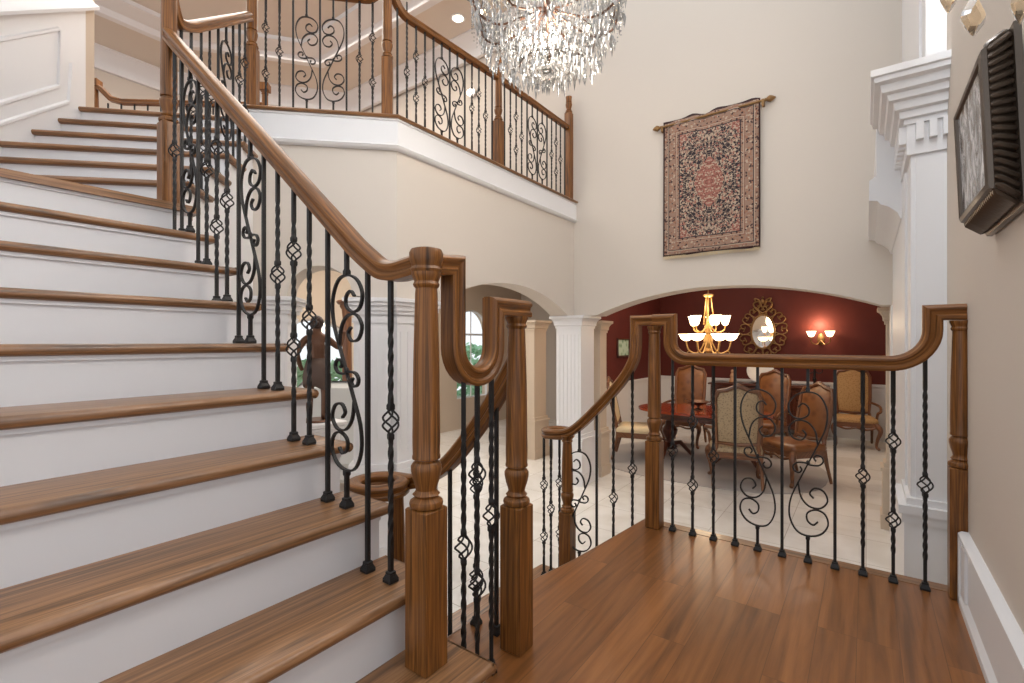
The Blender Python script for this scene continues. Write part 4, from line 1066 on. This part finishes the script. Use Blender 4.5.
def chair(x, y, rz, label, fab, arms=True, h=1.24, backfab=None, s=1.0, wood_=None):
    """carved chair; faces local +y"""
    wd = wood_ or CHWOOD
    t = thing('dining_chair', label, 'chair', (x, y, ZF + .012), rz, 'carved dining chairs')
    t.scale = (s, s, s)
    sw, sd, sh = .29, .26, .46
    mb = MB()
    pts = [(-sw, -sd + .04), (-sw * .94, -sd), (sw * .94, -sd), (sw, -sd + .04), (sw * 1.08, sd - .05), (sw * .95, sd), (-sw * .95, sd), (-sw * 1.08, sd - .05)]
    mb.prism(pts, sh - .1, sh - .02, grain=0)
    # scalloped rail
    for s_ in (-1, 1): mb.tube(cat([(s_ * sw, sd, sh - .08), (s_ * sw * .5, sd + .005, sh - .13), (0, sd + .01, sh - .1)], 5), .018, 6)
    mb.build('seat_frame', wd, t)
    mb = MB(); 
    for k, (sc_, z) in enumerate(((.99, sh - .03), (1.0, sh + .01), (.96, sh + .04), (.8, sh + .055))):
        pass
    lv = [(.98, sh - .02), (1.0, sh + .01), (.95, sh + .045), (.75, sh + .065)]
    vs = [V((px_ * k, py * k, z)) for k, z in lv for px_, py in pts]; n = len(pts)
    fs = [[i * n + k, i * n + (k + 1) % n, (i + 1) * n + (k + 1) % n, (i + 1) * n + k] for i in range(3) for k in range(n)] + [[3 * n + k for k in range(n)], list(range(n - 1, -1, -1))]
    mb.add(vs, fs); mb.build('seat', fab, t, angle=70)
    for sx in (-1, 1):
        mb = MB(); mb.tube(cat([(sx * (sw - .02), sd - .03, sh - .04), (sx * (sw + .035), sd + .03, sh - .13), (sx * (sw + .0), sd + .0, sh - .28), (sx * (sw - .01), sd - .01, .06), (sx * (sw + .02), sd + .035, .022)], 5), [.045, .045, .043, .042, .04, .037, .034, .031, .029, .027, .025, .024, .023, .022, .021, .021, .022, .025, .025, .022, .02], 8); mb.build('leg', wd, t)
        mb = MB(); mb.tube(cat([(sx * (sw - .03), -sd + .03, sh - .04), (sx * (sw - .02), -sd - .0, .25), (sx * (sw - .015), -sd - .06, .018)], 6), [.03, .03, .028, .027, .026, .025, .024, .022, .021, .02, .02, .02, .018], 8); mb.build('leg', wd, t)
    # back: slanted frame with a curved crest
    lean = .16
    def bpt(px_, z): return V((px_, -sd - lean * (z - sh) / (h - sh) + .02, z))
    bw_, zb0 = .25, sh + .1
    out = [(-bw_ * .92, zb0), (-bw_, zb0 + .25), (-bw_ * 1.02, h - .12), (-bw_ * .86, h - .035), (-bw_ * .5, h - .02), (-bw_ * .2, h + .015), (0, h + .03), (bw_ * .2, h + .015), (bw_ * .5, h - .02), (bw_ * .86, h - .035), (bw_ * 1.02, h - .12), (bw_, zb0 + .25), (bw_ * .92, zb0), (0, zb0 - .02)]
    mb = MB(); mb.tube([bpt(a, z) for a, z in out], .027, 8, closed=True)
    for sx in (-1, 1): mb.tube([bpt(sx * bw_ * .92, zb0), V((sx * (sw - .04), -sd + .03, sh - .06))], .026, 8)
    mb.ball(bpt(0, h + .035), .035, 8, (1.8, .6, .8)); mb.build('back_frame', wd, t)
    for yy, ff, nm in ((.018, fab, 'backrest'), (-.02, backfab or fab, 'back_panel')):
        mb = MB(); ins = [(a * .93, zb0 + .01 + (z - zb0) * .955) for a, z in out]; cz_ = (zb0 + h) / 2
        vs = [bpt(a, z) for a, z in ins] + [bpt(a * .8, cz_ + (z - cz_) * .85) + V((0, yy * 1.6, 0)) for a, z in ins]; n = len(ins)
        fs = [[i, (i + 1) % n, n + (i + 1) % n, n + i] for i in range(n)] + [[n + i for i in range(n)]]
        if yy > 0: fs = [q[::-1] for q in fs]
        mb.add(vs, fs); mb.build(nm, ff, t, angle=60)
    if arms:
        for sx in (-1, 1):
            mb = MB(); mb.tube(cat([bpt(sx * bw_, sh + .28), V((sx * (sw + .05), -.05, sh + .25)), V((sx * (sw + .06), .12, sh + .22)), V((sx * (sw + .05), .17, sh + .17)), V((sx * (sw + .02), .12, sh + .13)), V((sx * (sw + .0), .1, sh - .03))], 5), .021, 8); mb.build('arm', wd, t)
    return t
chair(-1.34, 6.62, .27, 'carved chair with its floral back turned to the landing, near side of the table', FLORAL, True, 1.24, FLORAL)
chair(-2.88, 7.12, -PI / 2 + .3, 'carved chair at the left end of the dining table, seen from the side', CREAMF, False, 1.2, GOLDF, wood_=CHWOOD)
chair(-2.57, 8.6, PI, 'tall cognac leather chair behind the left half of the dining table', LEATHER, True, 1.34, LEATHER)
chair(-1.37, 8.75, PI - .35, 'cognac leather chair behind the right half of the dining table', LEATHER, True, 1.28, LEATHER)
chair(-.77, 7.2, 2.4, 'cognac leather chair at the right end of the table, facing the landing', LEATHER, False, 1.22, LEATHER)
chair(-.16, 10.2, PI + .1, 'gold damask armchair against the red back wall at right', GOLDF, True, 1.3, GOLDF)
# thin grey oval laid on the tiles as painted shade under the table
FLOORSHADE = flat('grey_rug', (172, 166, 162), .95, bump=.4, bscale=120, var=.06)
mb = MB(); mb.prism([(-1.95 + x, 7.5 + y) for x, y in oval(1.55, 1.25, 48, 2.6)], ZF, ZF + .012); shd_ = mb.build('area_rug', FLOORSHADE); tag(shd_, 'grey area rug under the dining table and chairs', 'rug')
# sideboard with things
sb = thing('sideboard', 'long dark wood sideboard under the gold mirror', 'sideboard', (-1.6, YD - .3, ZF))
mb = MB(); mb.box(-1.0, 1.0, -.22, .22, .14, .93, grain=0); mb.build('body', DKWOOD, sb)
mb = MB(); mb.bbox(-1.05, 1.05, -.25, .24, .93, .97, .01, grain=0); mb.build('top', DKWOOD, sb)
for i in range(4):
    x = -.75 + i * .5
    mb = MB(); mb.bbox(x - .22, x + .22, -.24, -.215, .2, .68, .01, grain=2); d = mb.build('door', DKWOOD, sb)
    mb = MB(); mb.ball((x + .17, -.25, .45), .015, 8); mb.build('knob', GOLD, d)
    mb = MB(); mb.bbox(x - .22, x + .22, -.24, -.215, .72, .88, .01, grain=0); d = mb.build('drawer', DKWOOD, sb)
    mb = MB(); mb.tube(cat([(x - .05, -.24, .8), (x - .03, -.26, .785), (x + .03, -.26, .785), (x + .05, -.24, .8)], 4), .006, 6); mb.build('handle', GOLD, d)
for sx in (-1, 1):
    for sy in (-1, 1):
        mb = MB(); mb.lathe([(.02, 0), (.035, .03), (.03, .08), (.045, .14)], 10, Matrix.Translation((sx * .93, sy * .17, 0))); mb.build('foot', DKWOOD, sb)
zs_ = ZF + .97
PORC = flat('white_porcelain', (232, 230, 226), .2)
t = thing('platter', 'round white platter propped upright on the sideboard', 'plate', (-1.7, YD - .33, zs_))
mb = MB(); mb.lathe([(.0, 0), (.15, 0), (.24, .025), (.245, .03), (.15, .012), (0, .01)], 28, Matrix.Translation((0, 0, .27)) @ Matrix.Rotation(PI / 2 - .18, 4, 'X')); mb.build('dish', PORC, t)
mb = MB(); mb.tube([(-.1, -.09, .01), (-.1, .1, .01), (-.06, .08, .3)], .008, 5); mb.tube([(.1, -.09, .01), (.1, .1, .01), (.06, .08, .3)], .008, 5); mb.tube([(-.1, -.06, .012), (.1, -.06, .012)], .006, 5); mb.build('stand', DKWOOD, t)
t = thing('figurine', 'small tan seated figurine on the left of the sideboard', 'figurine', (-2.22, YD - .32, zs_))
mb = MB(); mb.lathe([(.0, 0), (.06, 0), (.065, .03), (.05, .08), (.04, .11), (.05, .14), (.03, .19), (.02, .2), (.032, .225), (.03, .25), (.012, .27), (0, .272)], 14); mb.build('body', flat('tan_ceramic', (196, 150, 116), .4), t)
mb = MB(); mb.lathe([(.0, 0), (.07, 0), (.07, .012), (0, .012)], 14); mb.build('base', DKWOOD, t)
t = thing('candelabrum', 'dark candelabrum on the sideboard behind the leather chair', 'candelabrum', (-.78, YD - .32, zs_))
mb = MB(); mb.lathe([(.0, 0), (.08, 0), (.08, .02), (.03, .04), (.02, .1), (.035, .14), (.02, .18), (.015, .4), (.03, .43), (.02, .46), (0, .46)], 14); mb.build('stem', IRON, t)
for sx in (-1, 1):
    mb = MB(); mb.tube(cat([(0, 0, .3), (sx * .06, 0, .25), (sx * .12, 0, .28), (sx * .12, 0, .34)], 5), .008, 6); mb.lathe([(.01, .34), (.03, .36), (.03, .37), (0, .37)], 10, Matrix.Translation((sx * .12, 0, 0))); mb.build('arm', IRON, t)
# ornate mirror
t = thing('ornate_mirror', 'gold openwork mirror with a crest on the red back wall', 'mirror', (-1.7, YD - .03, 1.30))
mb = MB(); mb.prism([(x * .2, y * .33) for x, y in oval(1, 1, 40, 2)], 0, .012, Matrix(((1, 0, 0, 0), (0, 0, 1, -.02), (0, 1, 0, 0), (0, 0, 0, 1)))); mb.build('glass', MIRROR, t)
mb = MB(); mb.tube([(x * .215, -.02, y * .345) for x, y in oval(1, 1, 40, 2)], .022, 8, closed=True)
rng = random.Random(11)
for k in range(26):
    a = 2 * PI * k / 26; sg = 1 if k % 2 else -1
    ex = 1.0 + (.35 if abs(math.sin(a)) < .75 else .1)
    c = V((math.cos(a) * .215, -.02, math.sin(a) * .345)); d = V((math.cos(a), 0, math.sin(a))); n = V((-math.sin(a), 0, math.cos(a))) * sg
    R_ = .17 * ex * (.9 + .2 * rng.random())
    mb.tube(cat([c, c + d * R_ * .5 + n * R_ * .25, c + d * R_ * .95 + n * R_ * .05, c + d * R_ * .85 - n * R_ * .28, c + d * R_ * .55 - n * R_ * .22, c + d * R_ * .6 - n * R_ * .02], 4), .013, 6)
mb.build('frame', GOLD, t)
mb = MB()
for sx in (-1, 1):
    mb.tube(cat([(0, -.02, .38), (sx * .12, -.02, .46), (sx * .17, -.03, .58), (sx * .08, -.03, .62), (sx * .05, -.03, .55), (sx * .1, -.03, .52)], 5), .016, 6)
    mb.tube(cat([(sx * .02, -.02, .5), (sx * .06, -.02, .64), (sx * .15, -.03, .68), (sx * .13, -.03, .62)], 5), .014, 6)
mb.ball((0, -.03, .62), .035, 8, (1, .6, 1.5)); mb.ball((0, -.03, .7), .022, 8); mb.build('crest', GOLD, t)
# two-light sconce
rr_ = ray(821, 333); p = V((0, 0, HC)) + rr_ * (YD / rr_.y)
t = thing('wall_sconce', 'two-light brass wall sconce glowing on the red wall', 'sconce', (p.x, YD, p.z - .12))
mb = MB(); mb.lathe([(.09, 0), (.08, .012), (.03, .03), (0, .035)], 16, Matrix.Rotation(PI / 2, 4, 'X') @ Matrix.Diagonal((.7, 1.3, 1, 1))); mb.build('backplate', GOLD, t)
SH2 = [(.02, 0), (.045, .015), (.06, .05), (.075, .095), (.085, .11), (.08, .11), (.07, .095), (.055, .05), (.04, .02), (0, .012)]
for sx in (-1, 1):
    mb = MB(); mb.tube(cat([(0, -.03, -.02), (sx * .07, -.08, -.1), (sx * .15, -.14, -.05), (sx * .15, -.14, .04)], 6), .011, 6); arm = mb.build('arm', GOLD, t)
    mb = MB(); mb.lathe(SH2, 18, Matrix.Translation((sx * .15, -.14, .045))); mb.build('glass_shade', SHADE, arm)
# dining chandelier
t = thing('dining_chandelier', 'two-tier brass chandelier with lit glass shades above the dining table', 'chandelier', (-1.93, 7.64, .91))
mb = MB(); mb.lathe([(0, 0), (.03, .01), (.05, .05), (.03, .09), (.05, .14), (.07, .2), (.05, .26), (.03, .3), (.05, .36), (.055, .42), (.03, .46), (.012, .5), (.012, .92), (0, .92)], 16); mb.tube([(0, 0, .9), (0, 0, 2.05)], .008, 6)
mb.lathe([(.02, .86), (.07, .88), (.075, .9), (.05, .91), (0, .91)], 16)
for k in range(3):
    a = 2 * PI * k / 3 + .5; mb.tube([(.09 * math.cos(a), .09 * math.sin(a), .45), (.04 * math.cos(a), .04 * math.sin(a), .88)], .009, 6)
mb.build('stem', GOLDP, t)
SH1 = [(.02, 0), (.05, .01), (.085, .04), (.105, .09), (.125, .105), (.115, .105), (.095, .085), (.07, .035), (0, .015)]
for k in range(6):
    a = 2 * PI * k / 6 + .25; d = V((math.cos(a), math.sin(a), 0))
    mb = MB(); mb.tube(cat([d * .03 + V((0, 0, .22)), d * .14 + V((0, 0, .02)), d * .27 + V((0, 0, .05)), d * .31 + V((0, 0, .16)), d * .31 + V((0, 0, .2))], 5), .011, 6)
    mb.tube(cat([d * .16 + V((0, 0, .02)), d * .24 + V((0, 0, -.04)), d * .3 + V((0, 0, .02)), d * .25 + V((0, 0, .05))], 4), .008, 6)
    arm = mb.build('arm', GOLDP, t)
    mb = MB(); mb.lathe(SH1, 20, Matrix.Translation(d * .31 + V((0, 0, .2)))); mb.build('glass_shade', SHADE, arm)
for k in range(5):
    a = 2 * PI * k / 5 + .4; d = V((math.cos(a), math.sin(a), 0))
    mb = MB(); mb.tube(cat([d * .03 + V((0, 0, .42)), d * .12 + V((0, 0, .33)), d * .22 + V((0, 0, .36)), d * .24 + V((0, 0, .43))], 5), .01, 6)
    arm = mb.build('arm', GOLDP, t)
    mb = MB(); mb.lathe([(r * .95, z * 1.35) for r, z in SH2], 18, Matrix.Translation(d * .24 + V((0, 0, .43)))); mb.build('glass_shade', SHADE, arm)
# small picture on the left dining wall
t = thing('framed_picture', 'small green picture in a dark frame on the left dining wall', 'picture', (-3.84, 8.85, .98))
mb = MB(); mb.tube([(.02, -.27, -.17), (.02, .27, -.17), (.02, .27, .17), (.02, -.27, .17)], .022, 4, closed=True); mb.build('frame', DKWOOD, t)
mb = MB(); mb.box(0, .018, -.26, .26, -.16, .16); mb.build('print', floral('green_print', (186, 206, 186), (104, 140, 110), (150, 180, 150), 9), t)

# ------------------------------------------------------------------ hall things: statue, chair, post
def statue():
    p = V((0, 0, HC)) + ray(317, 421) * 4.6
    zp = p.z
    ped = thing('statue_pedestal', 'white square pedestal carrying the bronze statue', 'pedestal', (p.x, p.y, ZF))
    mb = MB(); H = zp - ZF
    mb.bbox(-.2, .2, -.2, .2, 0, .1, .01); mb.bbox(-.15, .15, -.15, .15, .1, H - .08, .005); mb.build('shaft', WHITE, ped)
    mb = MB(); mb.bbox(-.18, .18, -.18, .18, H - .08, H - .04, .008); mb.bbox(-.2, .2, -.2, .2, H - .04, H, .008); mb.build('top', WHITE, ped)
    st = thing('bronze_statue', 'bronze statue of a standing figure seen through the stair balusters', 'statue', (p.x, p.y, zp), math.atan2(-p.y, -p.x) + PI / 2 + PI)
    me = bpy.data.meshes.new('body')
    # joints (x side, y back, z up), radius
    J = [((0, 0, .50), .085), ((0, -.01, .60), .07), ((0, 0, .72), .085), ((0, 0, .80), .06), ((0, .0, .855), .035), ((0, -.005, .92), .052), ((0, 0, .985), .045),
         ((.06, 0, .46), .06), ((.07, -.02, .27), .042), ((.065, .02, .06), .028), ((.07, -.05, .025), .026),
         ((-.06, 0, .46), .06), ((-.075, .04, .27), .042), ((-.06, .07, .06), .028), ((-.06, .01, .025), .026),
         ((.105, 0, .785), .038), ((.18, .02, .66), .03), ((.15, -.06, .53), .022), ((.13, -.08, .48), .02),
         ((-.105, 0, .785), .038), ((-.2, .0, .69), .03), ((-.24, -.07, .82), .022), ((-.25, -.08, .87), .02)]
    E_ = [(0, 1), (1, 2), (2, 3), (3, 4), (4, 5), (5, 6), (0, 7), (7, 8), (8, 9), (9, 10), (0, 11), (11, 12), (12, 13), (13, 14), (3, 15), (15, 16), (16, 17), (17, 18), (3, 19), (19, 20), (20, 21), (21, 22)]
    me.from_pydata([j[0] for j in J], E_, [])
    o = bpy.data.objects.new('body', me); C.objects.link(o); o.parent = st
    md = o.modifiers.new('skin', 'SKIN')
    for i, j in enumerate(J): me.skin_vertices[0].data[i].radius = (j[1], j[1])
    me.skin_vertices[0].data[0].use_root = True
    s2 = o.modifiers.new('sub', 'SUBSURF'); s2.levels = 2; s2.render_levels = 2
    me.materials.append(BRONZE)
    mb = MB(); n = 28; pr = [(.08, .6), (.108, .5), (.118, .42), (.112, .33)]
    vs = []; fs = []
    for i, (r, z) in enumerate(pr):
        for k in range(n):
            a = 2 * PI * k / n; q = r * (1 + .07 * i / 3 * math.sin(a * 7)); vs.append((q * math.cos(a), q * .8 * math.sin(a), z + .03 * math.sin(a * 2) * i / 3))
    for i in range(3):
        for k in range(n): fs.append([i * n + k, i * n + (k + 1) % n, (i + 1) * n + (k + 1) % n, (i + 1) * n + k])
    mb.add(vs, fs); o = mb.build('skirt', flat('brown_patina', (96, 78, 70), .5, .4, .3, 30), st, angle=80); q = o.modifiers.new('s', 'SOLIDIFY'); q.thickness = .008
    mb = MB(); mb.ball((0, .012, .945), .062, 12, (1, 1, 1.1)); mb.ball((0, .06, .93), .03, 8); mb.build('hair', flat('dark_patina', (62, 46, 40), .5, .4, .4, 60), st)
    mb = MB(); mb.lathe([(0, 0), (.14, 0), (.145, .008), (.13, .02), (0, .02)], 24); mb.build('base', BRONZE, st)
statue()
# white armchair behind the statue
pp = V((0, 0, HC)) + ray(341, 398) * 5.7
t = thing('armchair', 'pale upholstered armchair in the hall beyond the statue', 'armchair', (pp.x - .1, pp.y + .1, ZF), .64); t.scale = (1.1, 1.1, 1.22)
mb = MB(); mb.bbox(-.36, .36, -.34, .36, .16, .42, .04); mb.build('seat', WHITEF, t)
mb = MB(); mb.bbox(-.36, .36, -.4, -.24, .3, 1.12, .06); mb.build('backrest', WHITEF, t)
for sx in (-1, 1):
    mb = MB(); mb.bbox(sx * .38 - .08, sx * .38 + .08, -.34, .36, .16, .66, .05); mb.build('arm', WHITEF, t)
    for sy in (-.3, .3):
        mb = MB(); mb.lathe([(.018, 0), (.03, .17)], 8, Matrix.Translation((sx * .32, sy, 0))); mb.build('leg', DKWOOD, t)
# slim gilded post (floor lamp standard) right of the statue
r_ = ray(347, 342); p = V((0, 0, HC)) + r_ * 6.6
t = thing('wooden_stand', 'tall wooden stand right of the bronze statue', 'stand', (p.x, p.y, ZF)); t.scale = (1.2, 1.2, 1.13)
mb = MB(); mb.lathe([(.0, 0), (.17, 0), (.17, .05), (.1, .09), (.06, .16), (.06, .3), (.05, .5), (.055, 1.2), (.05, 1.9), (.06, 2.0), (.08, 2.03), (.08, 2.06), (0, 2.06)], 16); mb.build('column', CHWOOD, t)
mb = MB(); mb.lathe([(.0, 2.06), (.1, 2.06), (.12, 2.09), (.1, 2.11), (0, 2.11)], 16); mb.build('top', CHWOOD, t)

# ------------------------------------------------------------------ light
def area(name, loc, rot, sx, sy, power, col=(1, 1, 1)):
    l = bpy.data.lights.new(name, 'AREA'); l.shape = 'RECTANGLE'; l.size = sx; l.size_y = sy; l.energy = power; l.color = col
    o = bpy.data.objects.new(name, l); C.objects.link(o); o.location = loc; o.rotation_euler = rot; return o
def point(name, loc, power, col, r=.08):
    l = bpy.data.lights.new(name, 'POINT'); l.energy = power; l.color = col; l.shadow_soft_size = r
    o = bpy.data.objects.new(name, l); C.objects.link(o); o.location = loc; return o
w = bpy.data.worlds.new('world'); sc.world = w; w.use_nodes = True
bg = w.node_tree.nodes['Background']; bg.inputs['Color'].default_value = (.89, .945, 1.0, 1); bg.inputs['Strength'].default_value = 1.22
WARM = (1, .78, .52)
area('window_daylight', (XR - .005, 1.9, 3.75), (0, -PI / 2 + .15, 0), 1.0, 2.6, 250, (.93, .97, 1))  # added fill for the stair risers; the wall is solid here
area('ceiling_light_dining', (-1.9, 8.3, 2.95), (0, 0, 0), 2.5, 2.5, 42, (1, .9, .78))  # added soft fill below the dining ceiling, not a fixture
area('window_daylight_dining', (.40, 9.2, .75), (0, -PI / 2 - .25, 0), 1.7, 1.6, 32, (.95, .98, 1))
point('chandelier_glow', (-1.93, 7.64, 1.65), 25, WARM, .2)
point('sconce_glow', (t.location.x * 0 + (-.72), YD - .16, 1.42), 12, WARM, .06)
area('ceiling_light_hall', (-4.9, 4.4, 2.55), (0, 0, 0), 2.5, 4, 85, (1, .95, .88))  # added panel of light to brighten the hall, no lamp hangs there
area('ceiling_light_upstairs', (-6.0, 3.0, 5.5), (0, 0, 0), 3, 3, 150, (1, .93, .84))
point('crystal_glow', (-1.925, 3.05, 3.36), 26, (1, .9, .76), .1)

vs_ = sc.view_settings; vs_.view_transform = 'Standard'; vs_.look = 'None'; vs_.gamma = 1; vs_.exposure = 0.16; vs_.use_curve_mapping = False
sc.display_settings.display_device = 'sRGB'
